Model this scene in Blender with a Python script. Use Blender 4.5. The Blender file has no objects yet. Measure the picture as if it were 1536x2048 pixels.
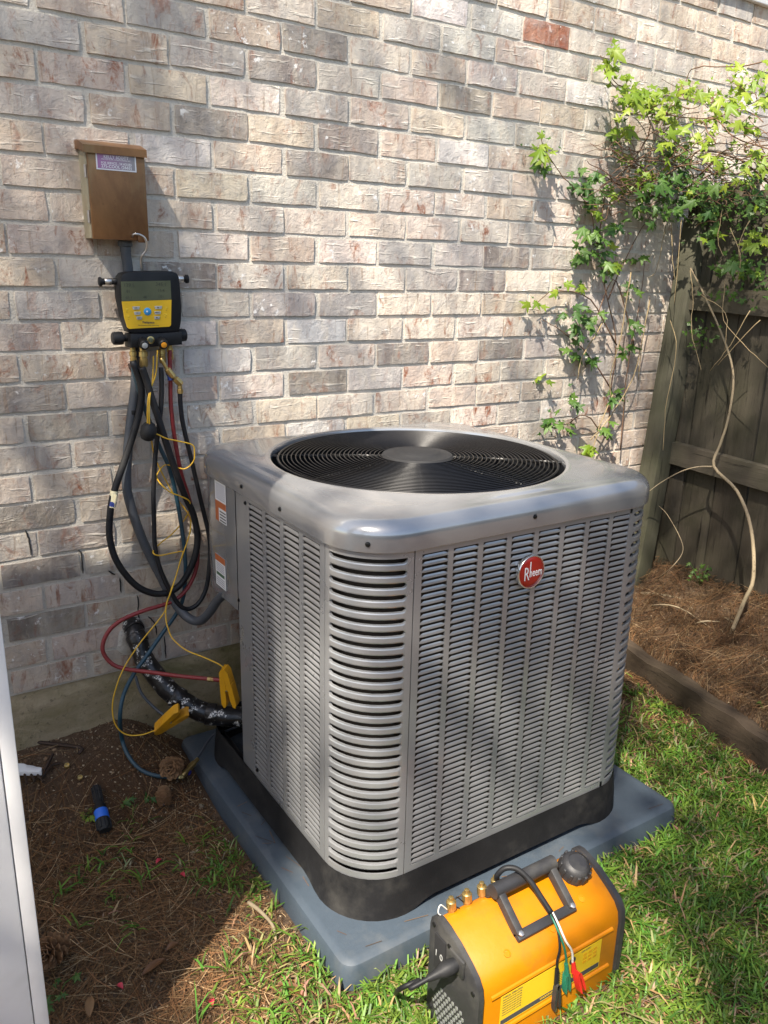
import bpy, bmesh, math, random
from mathutils import Vector, Matrix, noise
R_ = math.radians
random.seed(7)
scene = bpy.context.scene
COL = scene.collection
# ---------------------------------------------------------------- camera
CF, CX, CY, CZ = 1628.458, -0.3395, -2.1492, 1.4044          # focal length in photo pixels, position (m)
YAW, PITCH, ROLL = 0.5782, -0.2874, 0.0235
fwd = Vector((math.sin(YAW)*math.cos(PITCH), math.cos(YAW)*math.cos(PITCH), math.sin(PITCH)))
rt0 = Vector((math.cos(YAW), -math.sin(YAW), 0)); up0 = rt0.cross(fwd)
RT = rt0*math.cos(ROLL) + up0*math.sin(ROLL); UP = up0*math.cos(ROLL) - rt0*math.sin(ROLL)
CAM = Vector((CX, CY, CZ))
cam = bpy.data.cameras.new('camera'); camo = bpy.data.objects.new('camera', cam); COL.objects.link(camo)
camo.matrix_world = Matrix(((RT.x, UP.x, -fwd.x, CX), (RT.y, UP.y, -fwd.y, CY), (RT.z, UP.z, -fwd.z, CZ), (0, 0, 0, 1)))
cam.sensor_fit = 'VERTICAL'; cam.sensor_height = 24.0; cam.lens = CF/2048*24.0
cam.clip_start = 0.05; cam.clip_end = 200
scene.camera = camo
# ---------------------------------------------------------------- sky, sun, exposure
SUN_EL = R_(52)
LH = Vector((0.818, 0.575, 0)).normalized()                  # horizontal travel of the light
TOSUN = Vector((-LH.x*math.cos(SUN_EL), -LH.y*math.cos(SUN_EL), math.sin(SUN_EL)))
world = bpy.data.worlds.new('World'); scene.world = world; world.use_nodes = True
wn = world.node_tree; wn.nodes.clear()
sky = wn.nodes.new('ShaderNodeTexSky'); sky.sky_type = 'NISHITA'; sky.sun_disc = False
sky.sun_elevation = SUN_EL; sky.sun_rotation = math.atan2(TOSUN.x, TOSUN.y)
bg = wn.nodes.new('ShaderNodeBackground'); bg.inputs[1].default_value = 0.12
wo = wn.nodes.new('ShaderNodeOutputWorld')
wn.links.new(sky.outputs[0], bg.inputs[0]); wn.links.new(bg.outputs[0], wo.inputs[0])
sl = bpy.data.lights.new('sun', 'SUN'); sl.energy = 4.6; sl.angle = R_(0.53); sl.color = (1.0, 0.965, 0.915)
so = bpy.data.objects.new('sun', sl); COL.objects.link(so)
so.rotation_euler = (-TOSUN).to_track_quat('-Z', 'Y').to_euler(); so.location = (-4, -4, 8)
vs = scene.view_settings; vs.view_transform = 'Standard'; vs.look = 'None'; vs.gamma = 1.0
vs.use_curve_mapping = False; vs.exposure = 1.4
vs.use_white_balance = True; vs.white_balance_temperature = 7250; vs.white_balance_tint = 10
# ---------------------------------------------------------------- pixels to rays
def ray(px, py):
    return fwd + RT*((px-768)/CF) - UP*((py-1024)/CF)
def ony(px, py, y=0.0):
    d = ray(px, py); return CAM + d*((y-CY)/d.y)
def onx(px, py, x):
    d = ray(px, py); return CAM + d*((x-CX)/d.x)
def onz(px, py, z):
    d = ray(px, py); return CAM + d*((z-CZ)/d.z)
def topx(p):
    d = Vector(p)-CAM; z = d.dot(fwd)
    return 768+CF*d.dot(RT)/z, 1024-CF*d.dot(UP)/z
def sm(a, b, t):
    t = max(0.0, min(1.0, (t-a)/(b-a))); return t*t*(3-2*t)
# ---------------------------------------------------------------- terrain height
def xt(y): return 1.905 + (y+.375)*.22                        # line of the landscape timber
def hgt(x, y):
    m = .145*(1-sm(.0, .42, -y))*(1-sm(.16, .42, x)) if y < .02 else .145*(1-sm(.16, .42, x))
    h = m + .03*sm(1.35, 1.9, x)
    t = x-xt(y)
    if t > 0: h += .09*sm(.0, .05, t) + .16*sm(.0, .50, t)
    n = noise.noise((x*3.1, y*3.1, 0))*.010 + noise.noise((x*9, y*9, 4))*.005 + noise.noise((x*30, y*30, 9))*.0025
    if .25 < x < 1.45 and -1.12 < y < .1: n *= .3
    return h+n
def ong(px, py, dz=0.0):
    p = onz(px, py, 0)
    for i in range(12): p = onz(px, py, hgt(p.x, p.y)+dz)
    return p
# ---------------------------------------------------------------- mesh helpers
class MB:
    def __init__(s): s.v = []; s.f = []; s.c = []
    def add(s, vs, fs, col=None):
        o = len(s.v); s.v += [tuple(v) for v in vs]; s.f += [tuple(i+o for i in f) for f in fs]
        if col is not None: s.c += [col]*len(vs)
        return s
    def box(s, x0, x1, y0, y1, z0, z1, M=None):
        vs = [Vector((x, y, z)) for z in (z0, z1) for y in (y0, y1) for x in (x0, x1)]
        if M: vs = [M @ v for v in vs]
        return s.add(vs, [(0, 2, 3, 1), (4, 5, 7, 6), (0, 1, 5, 4), (2, 6, 7, 3), (0, 4, 6, 2), (1, 3, 7, 5)])
    def bbox(s, x0, x1, y0, y1, z0, z1, b=.003, M=None, seg=2):
        bm = bmesh.new(); bmesh.ops.create_cube(bm, size=1)
        for v in bm.verts: v.co = Vector(((x0+x1)/2+v.co.x*(x1-x0), (y0+y1)/2+v.co.y*(y1-y0), (z0+z1)/2+v.co.z*(z1-z0)))
        bmesh.ops.bevel(bm, geom=bm.edges[:], offset=b, segments=seg, affect='EDGES', profile=.5)
        return s.bm(bm, M)
    def bm(s, bm, M=None):
        bm.verts.index_update()
        s.add([(M @ v.co) if M else v.co for v in bm.verts], [[v.index for v in f.verts] for f in bm.faces]); bm.free(); return s
    def tube(s, pts, r, n=8, cap=True, M=None, col=None):
        pts = [Vector(p) for p in pts]; L = len(pts)
        rs = r if isinstance(r, (list, tuple)) else [r]*L
        vs = []; fs = []; prev = None
        for i, p in enumerate(pts):
            t = (pts[min(i+1, L-1)]-pts[max(i-1, 0)]).normalized()
            if prev is None:
                a = Vector((0, 0, 1)) if abs(t.z) < .9 else Vector((1, 0, 0)); u = t.cross(a).normalized()
            else:
                u = (prev-t*prev.dot(t)).normalized()
            w = t.cross(u); prev = u
            for k in range(n):
                a = 2*math.pi*k/n; vs.append(p+(u*math.cos(a)+w*math.sin(a))*rs[i])
        for i in range(L-1):
            for k in range(n):
                fs.append((i*n+k, i*n+(k+1) % n, (i+1)*n+(k+1) % n, (i+1)*n+k))
        if cap: fs.append(tuple(range(n-1, -1, -1))); fs.append(tuple((L-1)*n+k for k in range(n)))
        if M: vs = [M @ v for v in vs]
        return s.add(vs, fs, col)
    def lathe(s, prof, n=24, M=None, cap=True):
        vs = []; fs = []
        for (r, z) in prof:
            for k in range(n):
                a = 2*math.pi*k/n; vs.append(Vector((r*math.cos(a), r*math.sin(a), z)))
        for i in range(len(prof)-1):
            for k in range(n): fs.append((i*n+k, i*n+(k+1) % n, (i+1)*n+(k+1) % n, (i+1)*n+k))
        if cap: fs.append(tuple(range(n-1, -1, -1))); fs.append(tuple((len(prof)-1)*n+k for k in range(n)))
        if M: vs = [M @ v for v in vs]
        return s.add(vs, fs)
    def rings(s, rings, cap0=False, cap1=False):
        n = len(rings[0]); vs = [v for r in rings for v in r]; fs = []
        for i in range(len(rings)-1):
            for k in range(n): fs.append((i*n+k, i*n+(k+1) % n, (i+1)*n+(k+1) % n, (i+1)*n+k))
        if cap0: fs.append(tuple(range(n-1, -1, -1)))
        if cap1: fs.append(tuple((len(rings)-1)*n+k for k in range(n)))
        return s.add(vs, fs)
    def prism(s, outline, d, bev=0.0, M=None):
        """outline: list of 3D points (planar), extruded by vector d; the front edge (at +d) is bevelled inwards"""
        c = sum((Vector(p) for p in outline), Vector())/len(outline); d = Vector(d); P = [Vector(p) for p in outline]
        rg = [P, [p+d*(1-.0) if bev == 0 else p+d*(1-min(.9, bev/d.length)) for p in P]]
        if bev:
            e = d.normalized()*bev
            rg.append([p+d-e*.3+(c-p).normalized()*bev*.3 for p in P]); rg.append([p+d+(c-p).normalized()*bev for p in P])
        if M: rg = [[M @ p for p in r] for r in rg]
        return s.rings(rg, True, True)
    def mesh(s, name, mat, smooth=None):
        me = bpy.data.meshes.new(name); me.from_pydata([tuple(v) for v in s.v], [], s.f); me.update()
        if s.c and len(s.c) == len(s.v):
            at = me.color_attributes.new('Col', 'FLOAT_COLOR', 'POINT')
            at.data.foreach_set('color', [q for c in s.c for q in c])
        if mat: me.materials.append(mat)
        bm = bmesh.new(); bm.from_mesh(me); bmesh.ops.recalc_face_normals(bm, faces=bm.faces); bm.to_mesh(me); bm.free()
        if smooth is not None:
            me.polygons.foreach_set('use_smooth', [True]*len(me.polygons))
            if smooth < 180: me.set_sharp_from_angle(angle=R_(smooth))
        return me
    def build(s, name, mat, parent=None, smooth=40, kind=None, label=None):
        return link(name, s.mesh(name, mat, smooth), parent, kind, label)
def link(name, me, parent=None, kind=None, label=None, M=None):
    o = bpy.data.objects.new(name, me); COL.objects.link(o)
    if parent is not None:
        o.parent = parent; o.matrix_parent_inverse = WM[parent].inverted() if parent in WM else Matrix()
    if M is not None: o.matrix_basis = M
    WM[o] = M.copy() if M is not None else Matrix()
    if kind: o['kind'] = kind
    if label: o['label'] = label
    return o
WM = {}
def thing(name, label, cat, loc=(0, 0, 0), group=None):
    o = bpy.data.objects.new(name, None); COL.objects.link(o); o.location = loc; o.empty_display_size = .05
    o['label'] = label; o['category'] = cat
    if group: o['group'] = group
    WM[o] = Matrix.Translation(Vector(loc)); return o
def tag(o, label, cat, group=None):
    o['label'] = label; o['category'] = cat
    if group: o['group'] = group
    return o
def catmull(P, sub=6):
    P = [Vector(p) for p in P]; out = []
    Q = [P[0]*2-P[1]]+P+[P[-1]*2-P[-2]]
    for i in range(1, len(Q)-2):
        a, b, c, d = Q[i-1], Q[i], Q[i+1], Q[i+2]
        for k in range(sub):
            t = k/sub
            out.append(.5*((2*b)+(c-a)*t+(2*a-5*b+4*c-d)*t*t+(3*b-a-3*c+d)*t**3))
    out.append(P[-1]); return out
def frame(o, right, up):
    r = Vector(right).normalized(); u = Vector(up); n = r.cross(u).normalized(); u = n.cross(r)
    return Matrix(((r.x, u.x, n.x, o[0]), (r.y, u.y, n.y, o[1]), (r.z, u.z, n.z, o[2]), (0, 0, 0, 1)))
def axis(p, d):                                              # local z along d
    d = Vector(d).normalized(); a = Vector((0, 0, 1)) if abs(d.z) < .95 else Vector((1, 0, 0))
    r = a.cross(d).normalized(); return frame(p, r, d.cross(r))
def rrect(cx, cy, hx, hy, r, z, nc=8, ns=6):
    """closed rounded rectangle, counted the same for every size: nc segments per corner, ns per side"""
    out = []
    cs = [(cx+hx-r, cy-hy+r, -90), (cx+hx-r, cy+hy-r, 0), (cx-hx+r, cy+hy-r, 90), (cx-hx+r, cy-hy+r, 180)]
    for i, (x, y, a0) in enumerate(cs):
        for k in range(nc+1):
            a = R_(a0+90*k/nc); out.append(Vector((x+r*math.cos(a), y+r*math.sin(a), z)))
        nx, ny, na = cs[(i+1) % 4]; a = R_(na); q = Vector((nx+r*math.cos(a), ny+r*math.sin(a), z)); p = out[-1].copy()
        for k in range(1, ns): out.append(p.lerp(q, k/ns))
    return out
def text(name, body, size, M, mat, parent, extrude=.0004, align='CENTER', sx=1.0, bold=0.0):
    cu = bpy.data.curves.new(name, 'FONT'); cu.body = body; cu.size = size; cu.align_x = align; cu.align_y = 'CENTER'
    cu.extrude = extrude; cu.offset = bold; cu.resolution_u = 2; cu.space_line = .95
    t = bpy.data.objects.new(name, cu); COL.objects.link(t)
    dg = bpy.context.evaluated_depsgraph_get(); me = bpy.data.meshes.new_from_object(t.evaluated_get(dg))
    bpy.data.objects.remove(t); bpy.data.curves.remove(cu)
    me.transform(M @ Matrix.Diagonal((sx, 1, 1, 1))); me.materials.clear(); me.materials.append(mat); me.name = name
    return link(name, me, parent)
# ---------------------------------------------------------------- materials
class NT:
    def __init__(s, name):
        s.m = bpy.data.materials.new(name); s.m.use_nodes = True; s.t = s.m.node_tree; s.n = s.t.nodes
        s.b = s.n['Principled BSDF']; s.k = {}
    def new(s, ty, **kw):
        n = s.n.new('ShaderNode'+ty)
        for a, b in kw.items(): setattr(n, a, b)
        return n
    def L(s, a, b): s.t.links.new(a, b); return s
    def coord(s, kind='Object', scale=(1, 1, 1), rot=(0, 0, 0), rnd=False):
        tc = s.new('TexCoord'); mp = s.new('Mapping'); mp.inputs['Scale'].default_value = scale; mp.inputs['Rotation'].default_value = rot
        s.L(tc.outputs[kind], mp.inputs[0])
        if rnd:
            oi = s.new('ObjectInfo'); ml = s.new('Math', operation='MULTIPLY'); ml.inputs[1].default_value = 61.7
            s.L(oi.outputs['Random'], ml.inputs[0]); cb = s.new('CombineXYZ')
            for i in range(3): s.L(ml.outputs[0], cb.inputs[i])
            s.L(cb.outputs[0], mp.inputs['Location'])
        return mp.outputs[0]
    def noise(s, co, scale, detail=4, rough=.6, dist=0.0):
        n = s.new('TexNoise'); n.inputs['Scale'].default_value = scale; n.inputs['Detail'].default_value = detail
        n.inputs['Roughness'].default_value = rough; n.inputs['Distortion'].default_value = dist
        s.L(co, n.inputs['Vector']); return n.outputs['Fac']
    def ramp(s, fac, a, b, ca=(0, 0, 0, 1), cb=(1, 1, 1, 1)):
        n = s.new('ValToRGB'); n.color_ramp.elements[0].position = a; n.color_ramp.elements[1].position = b
        n.color_ramp.elements[0].color = ca if len(ca) == 4 else (*ca, 1); n.color_ramp.elements[1].color = cb if len(cb) == 4 else (*cb, 1)
        s.L(fac, n.inputs[0]); return n.outputs[0]
    def mix(s, fac, a, b, mode='MIX'):
        n = s.new('Mix', data_type='RGBA', blend_type=mode)
        for i, x in ((0, fac), (6, a), (7, b)):
            if isinstance(x, (int, float)): n.inputs[i].default_value = x
            elif isinstance(x, tuple): n.inputs[i].default_value = x if len(x) == 4 else (*x, 1)
            else: s.L(x, n.inputs[i])
        return n.outputs[2]
    def math(s, op, a, b=0.0):
        n = s.new('Math', operation=op)
        for i, x in ((0, a), (1, b)):
            if isinstance(x, (int, float)): n.inputs[i].default_value = x
            else: s.L(x, n.inputs[i])
        return n.outputs[0]
    def bump(s, h, strength=.5, dist=.002):
        n = s.new('Bump'); n.inputs['Strength'].default_value = strength; n.inputs['Distance'].default_value = dist
        s.L(h, n.inputs['Height']); s.L(n.outputs[0], s.b.inputs['Normal']); return s
    def set(s, color=None, rough=None, metal=None, spec=None):
        for nm, v in (('Base Color', color), ('Roughness', rough), ('Metallic', metal), ('Specular IOR Level', spec)):
            if v is None: continue
            if isinstance(v, (int, float)): s.b.inputs[nm].default_value = v
            elif isinstance(v, tuple): s.b.inputs[nm].default_value = v if len(v) == 4 else (*v, 1)
            else: s.L(v, s.b.inputs[nm])
        return s
def worn(name, c, rough=.5, metal=0.0, var=.25, scale=25, bump=.15, dirt=None, spec=None, dscale=6):
    """a plain colour with mottling, uneven gloss and fine relief"""
    t = NT(name); co = t.coord(); n = t.noise(co, scale, 6); n2 = t.noise(co, dscale, 5, .65)
    col = t.mix(n, tuple(x*(1-var) for x in c), tuple(min(1, x*(1+var)) for x in c))
    if dirt: col = t.mix(t.ramp(n2, .5, .72), col, dirt)
    t.set(col, t.ramp(n2, .2, .8, (rough*.8,)*3, (min(1, rough*1.25),)*3), metal, spec)
    if bump: t.bump(t.noise(co, scale*8, 3), bump, .001)
    return t.m
def brick_mat(name, objcol):
    t = NT(name); co = t.coord(rnd=objcol)
    if objcol: oi = t.new('ObjectInfo'); base = oi.outputs['Color']; amt = oi.outputs['Alpha']
    else: at = t.new('VertexColor', layer_name='Col'); base = at.outputs[0]; amt = at.outputs[1]
    def sub(scale, rot=(0, 0, 0)):
        src = co
        if any(rot): m0 = t.new('Mapping'); m0.inputs['Rotation'].default_value = rot; t.L(co, m0.inputs[0]); src = m0.outputs[0]
        mp = t.new('Mapping'); mp.inputs['Scale'].default_value = scale; t.L(src, mp.inputs[0]); return mp.outputs[0]
    band = t.noise(sub((1, 1, .18)), 17, 3, .5, .6)
    fine = t.noise(co, 70, 8, .75)
    mid = t.noise(co, 24, 6, .65, .5)
    dist = t.new('Mix', data_type='VECTOR'); dist.inputs[0].default_value = .012
    t.L(sub((1, 0, .05)), dist.inputs[4]); nz = t.new('TexNoise'); nz.inputs['Scale'].default_value = 40; t.L(co, nz.inputs['Vector']); t.L(nz.outputs['Color'], dist.inputs[5])
    vo = t.new('TexVoronoi'); vo.inputs['Scale'].default_value = 15; vo.feature = 'F1'; t.L(dist.outputs[1], vo.inputs['Vector'])
    sp = t.new('SeparateColor'); t.L(vo.outputs['Color'], sp.inputs[0]); vr, vg, vb = sp.outputs
    c = t.mix(t.ramp(vr, .25, .75), t.mix(1.0, base, (.82, .80, .80), 'MULTIPLY'), t.mix(.30, base, (.70, .61, .49)))
    c = t.mix(t.math('MULTIPLY', t.ramp(vg, .70, .74), .55), c, (.36, .335, .31))
    c = t.mix(t.math('MULTIPLY', t.ramp(vb, .86, .89), .7), c, (.19, .125, .075))
    c = t.mix(t.math('MULTIPLY', t.ramp(vb, .10, .06), .55), c, (.46, .31, .16))
    c = t.mix(t.math('MULTIPLY', t.ramp(mid, .48, .72), .35), c, (.40, .37, .335))
    c = t.mix(t.math('MULTIPLY', t.ramp(band, .52, .66), .5), c, (.66, .585, .475))
    c = t.mix(t.math('MULTIPLY', t.ramp(t.noise(sub((1, 1, .3)), 30, 7, .7), .52, .64), .55), c, (.70, .64, .54))
    rust = t.ramp(t.noise(sub((1, 1, .38), (0, .45, 0)), 30, 10, .8, 1.0), .525, .60)
    c = t.mix(t.math('MULTIPLY', rust, amt), c, (.25, .088, .045))
    scr = t.ramp(t.noise(sub((1.7, 1, .16), (0, .45, 0)), 50, 4, .6, .8), .60, .67)
    c = t.mix(t.math('MULTIPLY', scr, .55), c, (.27, .15, .09))
    scr2 = t.ramp(t.noise(sub((.22, 1, 1.6), (0, .75, 0)), 60, 4, .6, .9), .60, .67)
    c = t.mix(t.math('MULTIPLY', scr2, .45), c, (.80, .75, .66))
    wh = t.math('MULTIPLY', t.ramp(t.noise(co, 55, 5, .6), .58, .63), t.ramp(t.noise(co, 7, 2), .54, .62))
    c = t.mix(t.math('MULTIPLY', wh, .85), c, (.84, .84, .83))
    chip = t.math('MULTIPLY', t.ramp(t.noise(co, 30, 3, .5), .70, .72), amt); c = t.mix(chip, c, (.34, .08, .035))
    c = t.mix(t.math('MULTIPLY', t.ramp(fine, .51, .62), .55), c, (.21, .135, .10))
    c = t.mix(t.math('MULTIPLY', t.ramp(t.noise(co, 105, 4, .7), .52, .62), .5), c, (.84, .80, .74))
    t.set(c, .92, 0, .25)
    h = t.math('ADD', t.math('MULTIPLY', fine, .5), t.math('ADD', t.math('MULTIPLY', mid, .55), t.math('MULTIPLY', scr2, .25)))
    t.bump(h, 1.0, .0032); return t.m
M = {}
def thing(name, label, cat, loc=(0, 0, 0), group=None):
    o = bpy.data.objects.new(name, None); COL.objects.link(o); o.location = loc; o.empty_display_size = .05
    o['label'] = label; o['category'] = cat
    if group: o['group'] = group
    WM[o] = Matrix.Translation(Vector(loc)); return o
def tag(o, label, cat, group=None):
    o['label'] = label; o['category'] = cat
    if group: o['group'] = group
    return o
def catmull(P, sub=6):
    P = [Vector(p) for p in P]; out = []
    Q = [P[0]*2-P[1]]+P+[P[-1]*2-P[-2]]
    for i in range(1, len(Q)-2):
        a, b, c, d = Q[i-1], Q[i], Q[i+1], Q[i+2]
        for k in range(sub):
            t = k/sub
            out.append(.5*((2*b)+(c-a)*t+(2*a-5*b+4*c-d)*t*t+(3*b-a-3*c+d)*t**3))
    out.append(P[-1]); return out
def frame(o, right, up):
    r = Vector(right).normalized(); u = Vector(up); n = r.cross(u).normalized(); u = n.cross(r)
    return Matrix(((r.x, u.x, n.x, o[0]), (r.y, u.y, n.y, o[1]), (r.z, u.z, n.z, o[2]), (0, 0, 0, 1)))
def axis(p, d):                                              # local z along d
    d = Vector(d).normalized(); a = Vector((0, 0, 1)) if abs(d.z) < .95 else Vector((1, 0, 0))
    r = a.cross(d).normalized(); return frame(p, r, d.cross(r))
def rrect(cx, cy, hx, hy, r, z, nc=8, ns=6):
    """closed rounded rectangle, counted the same for every size: nc segments per corner, ns per side"""
    out = []
    cs = [(cx+hx-r, cy-hy+r, -90), (cx+hx-r, cy+hy-r, 0), (cx-hx+r, cy+hy-r, 90), (cx-hx+r, cy-hy+r, 180)]
    for i, (x, y, a0) in enumerate(cs):
        for k in range(nc+1):
            a = R_(a0+90*k/nc); out.append(Vector((x+r*math.cos(a), y+r*math.sin(a), z)))
        nx, ny, na = cs[(i+1) % 4]; a = R_(na); q = Vector((nx+r*math.cos(a), ny+r*math.sin(a), z)); p = out[-1].copy()
        for k in range(1, ns): out.append(p.lerp(q, k/ns))
    return out
def text(name, body, size, M, mat, parent, extrude=.0004, align='CENTER', sx=1.0, bold=0.0):
    cu = bpy.data.curves.new(name, 'FONT'); cu.body = body; cu.size = size; cu.align_x = align; cu.align_y = 'CENTER'
    cu.extrude = extrude; cu.offset = bold; cu.resolution_u = 2; cu.space_line = .95
    t = bpy.data.objects.new(name, cu); COL.objects.link(t)
    dg = bpy.context.evaluated_depsgraph_get(); me = bpy.data.meshes.new_from_object(t.evaluated_get(dg))
    bpy.data.objects.remove(t); bpy.data.curves.remove(cu)
    me.transform(M @ Matrix.Diagonal((sx, 1, 1, 1))); me.materials.clear(); me.materials.append(mat); me.name = name
    return link(name, me, parent)
# ---------------------------------------------------------------- materials
class NT:
    def __init__(s, name):
        s.m = bpy.data.materials.new(name); s.m.use_nodes = True; s.t = s.m.node_tree; s.n = s.t.nodes
        s.b = s.n['Principled BSDF']; s.k = {}
    def new(s, ty, **kw):
        n = s.n.new('ShaderNode'+ty)
        for a, b in kw.items(): setattr(n, a, b)
        return n
    def L(s, a, b): s.t.links.new(a, b); return s
    def coord(s, kind='Object', scale=(1, 1, 1), rot=(0, 0, 0), rnd=False):
        tc = s.new('TexCoord'); mp = s.new('Mapping'); mp.inputs['Scale'].default_value = scale; mp.inputs['Rotation'].default_value = rot
        s.L(tc.outputs[kind], mp.inputs[0])
        if rnd:
            oi = s.new('ObjectInfo'); ml = s.new('Math', operation='MULTIPLY'); ml.inputs[1].default_value = 61.7
            s.L(oi.outputs['Random'], ml.inputs[0]); cb = s.new('CombineXYZ')
            for i in range(3): s.L(ml.outputs[0], cb.inputs[i])
            s.L(cb.outputs[0], mp.inputs['Location'])
        return mp.outputs[0]
    def noise(s, co, scale, detail=4, rough=.6, dist=0.0):
        n = s.new('TexNoise'); n.inputs['Scale'].default_value = scale; n.inputs['Detail'].default_value = detail
        n.inputs['Roughness'].default_value = rough; n.inputs['Distortion'].default_value = dist
        s.L(co, n.inputs['Vector']); return n.outputs['Fac']
    def ramp(s, fac, a, b, ca=(0, 0, 0, 1), cb=(1, 1, 1, 1)):
        n = s.new('ValToRGB'); n.color_ramp.elements[0].position = a; n.color_ramp.elements[1].position = b
        n.color_ramp.elements[0].color = ca if len(ca) == 4 else (*ca, 1); n.color_ramp.elements[1].color = cb if len(cb) == 4 else (*cb, 1)
        s.L(fac, n.inputs[0]); return n.outputs[0]
    def mix(s, fac, a, b, mode='MIX'):
        n = s.new('Mix', data_type='RGBA', blend_type=mode)
        for i, x in ((0, fac), (6, a), (7, b)):
            if isinstance(x, (int, float)): n.inputs[i].default_value = x
            elif isinstance(x, tuple): n.inputs[i].default_value = x if len(x) == 4 else (*x, 1)
            else: s.L(x, n.inputs[i])
        return n.outputs[2]
    def math(s, op, a, b=0.0):
        n = s.new('Math', operation=op)
        for i, x in ((0, a), (1, b)):
            if isinstance(x, (int, float)): n.inputs[i].default_value = x
            else: s.L(x, n.inputs[i])
        return n.outputs[0]
    def bump(s, h, strength=.5, dist=.002):
        n = s.new('Bump'); n.inputs['Strength'].default_value = strength; n.inputs['Distance'].default_value = dist
        s.L(h, n.inputs['Height']); s.L(n.outputs[0], s.b.inputs['Normal']); return s
    def set(s, color=None, rough=None, metal=None, spec=None):
        for nm, v in (('Base Color', color), ('Roughness', rough), ('Metallic', metal), ('Specular IOR Level', spec)):
            if v is None: continue
            if isinstance(v, (int, float)): s.b.inputs[nm].default_value = v
            elif isinstance(v, tuple): s.b.inputs[nm].default_value = v if len(v) == 4 else (*v, 1)
            else: s.L(v, s.b.inputs[nm])
        return s
def worn(name, c, rough=.5, metal=0.0, var=.25, scale=25, bump=.15, dirt=None, spec=None, dscale=6):
    """a plain colour with mottling, uneven gloss and fine relief"""
    t = NT(name); co = t.coord(); n = t.noise(co, scale, 6); n2 = t.noise(co, dscale, 5, .65)
    col = t.mix(n, tuple(x*(1-var) for x in c), tuple(min(1, x*(1+var)) for x in c))
    if dirt: col = t.mix(t.ramp(n2, .5, .72), col, dirt)
    t.set(col, t.ramp(n2, .2, .8, (rough*.8,)*3, (min(1, rough*1.25),)*3), metal, spec)
    if bump: t.bump(t.noise(co, scale*8, 3), bump, .001)
    return t.m
def brick_mat(name, objcol):
    t = NT(name); co = t.coord(rnd=objcol)
    if objcol: oi = t.new('ObjectInfo'); base = oi.outputs['Color']; amt = oi.outputs['Alpha']
    else: at = t.new('VertexColor', layer_name='Col'); base = at.outputs[0]; amt = at.outputs[1]
    def sub(scale, rot=(0, 0, 0)):
        mp = t.new('Mapping'); mp.inputs['Scale'].default_value = scale; mp.inputs['Rotation'].default_value = rot; t.L(co, mp.inputs[0]); return mp.outputs[0]
    band = t.noise(sub((1, 1, .18)), 17, 3, .5, .6)
    fine = t.noise(co, 70, 8, .75)
    mid = t.noise(co, 24, 6, .65, .5)
    c = t.mix(t.ramp(band, .36, .66), t.mix(1.0, base, (.74, .71, .70), 'MULTIPLY'), t.mix(.25, base, (.66, .58, .46)))
    c = t.mix(t.math('MULTIPLY', t.ramp(mid, .44, .7), .5), c, (.33, .32, .32))
    c = t.mix(t.math('MULTIPLY', t.ramp(t.noise(sub((1, 1, .3)), 30, 7, .7), .54, .66), .45), c, (.60, .53, .43))
    rust = t.ramp(t.noise(sub((1, 1, .45), (0, .35, 0)), 26, 9, .75, .8), .53, .66)
    c = t.mix(t.math('MULTIPLY', rust, amt), c, (.25, .088, .045))
    scr = t.ramp(t.noise(sub((1.6, 1, .16), (0, .75, 0)), 55, 3, .5, .4), .63, .70)
    c = t.mix(t.math('MULTIPLY', scr, .45), c, (.26, .17, .11))
    scr2 = t.ramp(t.noise(sub((.22, 1, 1.7), (0, .45, 0)), 50, 3, .5, .4), .62, .72)
    c = t.mix(t.math('MULTIPLY', scr2, .5), c, (.72, .68, .60))
    wh = t.math('MULTIPLY', t.ramp(t.noise(co, 48, 5, .6), .60, .66), t.ramp(t.noise(co, 7, 2), .52, .62))
    c = t.mix(t.math('MULTIPLY', wh, .8), c, (.80, .79, .77))
    c = t.mix(t.math('MULTIPLY', t.ramp(fine, .55, .75), .38), c, (.10, .085, .075))
    t.set(c, .92, 0, .25)
    h = t.math('ADD', t.math('MULTIPLY', fine, .5), t.math('ADD', t.math('MULTIPLY', mid, .9), t.math('MULTIPLY', scr2, .3)))
    t.bump(h, 1.0, .006); return t.m
M = {}
M['brick'] = brick_mat('brick_clay', True); M['brick_far'] = brick_mat('brick_clay_far', False)
t = NT('mortar'); co = t.coord(); n1 = t.noise(co, 160, 6, .7); n2 = t.noise(co, 5, 5, .6)
c = t.mix(n2, (.47, .44, .39), (.60, .57, .51)); c = t.mix(t.ramp(n1, .55, .8), c, (.25, .225, .19)); t.set(c, .95, 0, .2)
t.bump(t.math('ADD', n1, t.noise(co, 30, 5)), .9, .004); M['mortar'] = t.m
t = NT('mossy_concrete'); co = t.coord(); n1 = t.noise(co, 9, 8, .7); n2 = t.noise(co, 60, 8, .75); n3 = t.noise(t.coord(scale=(1, 1, 2.5)), 4, 6, .7, .5)
c = t.mix(n1, (.27, .215, .135), (.52, .44, .31)); c = t.mix(t.ramp(n3, .42, .68), c, (.20, .175, .085)); c = t.mix(t.ramp(n2, .56, .70), c, (.11, .09, .06)); c = t.mix(t.math('MULTIPLY', t.ramp(t.noise(t.coord(scale=(1, 1, .5)), 3, 7, .7), .5, .7), .6), c, (.15, .13, .055))
t.set(c, .95, 0, .2); t.bump(t.math('ADD', n2, t.math('MULTIPLY', n1, 2.0)), .8, .006); M['concrete'] = t.m
t = NT('soil'); co = t.coord(); n1 = t.noise(co, 6, 8, .7); n2 = t.noise(co, 70, 8, .8); n3 = t.noise(co, 2.2, 5, .6)
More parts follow.
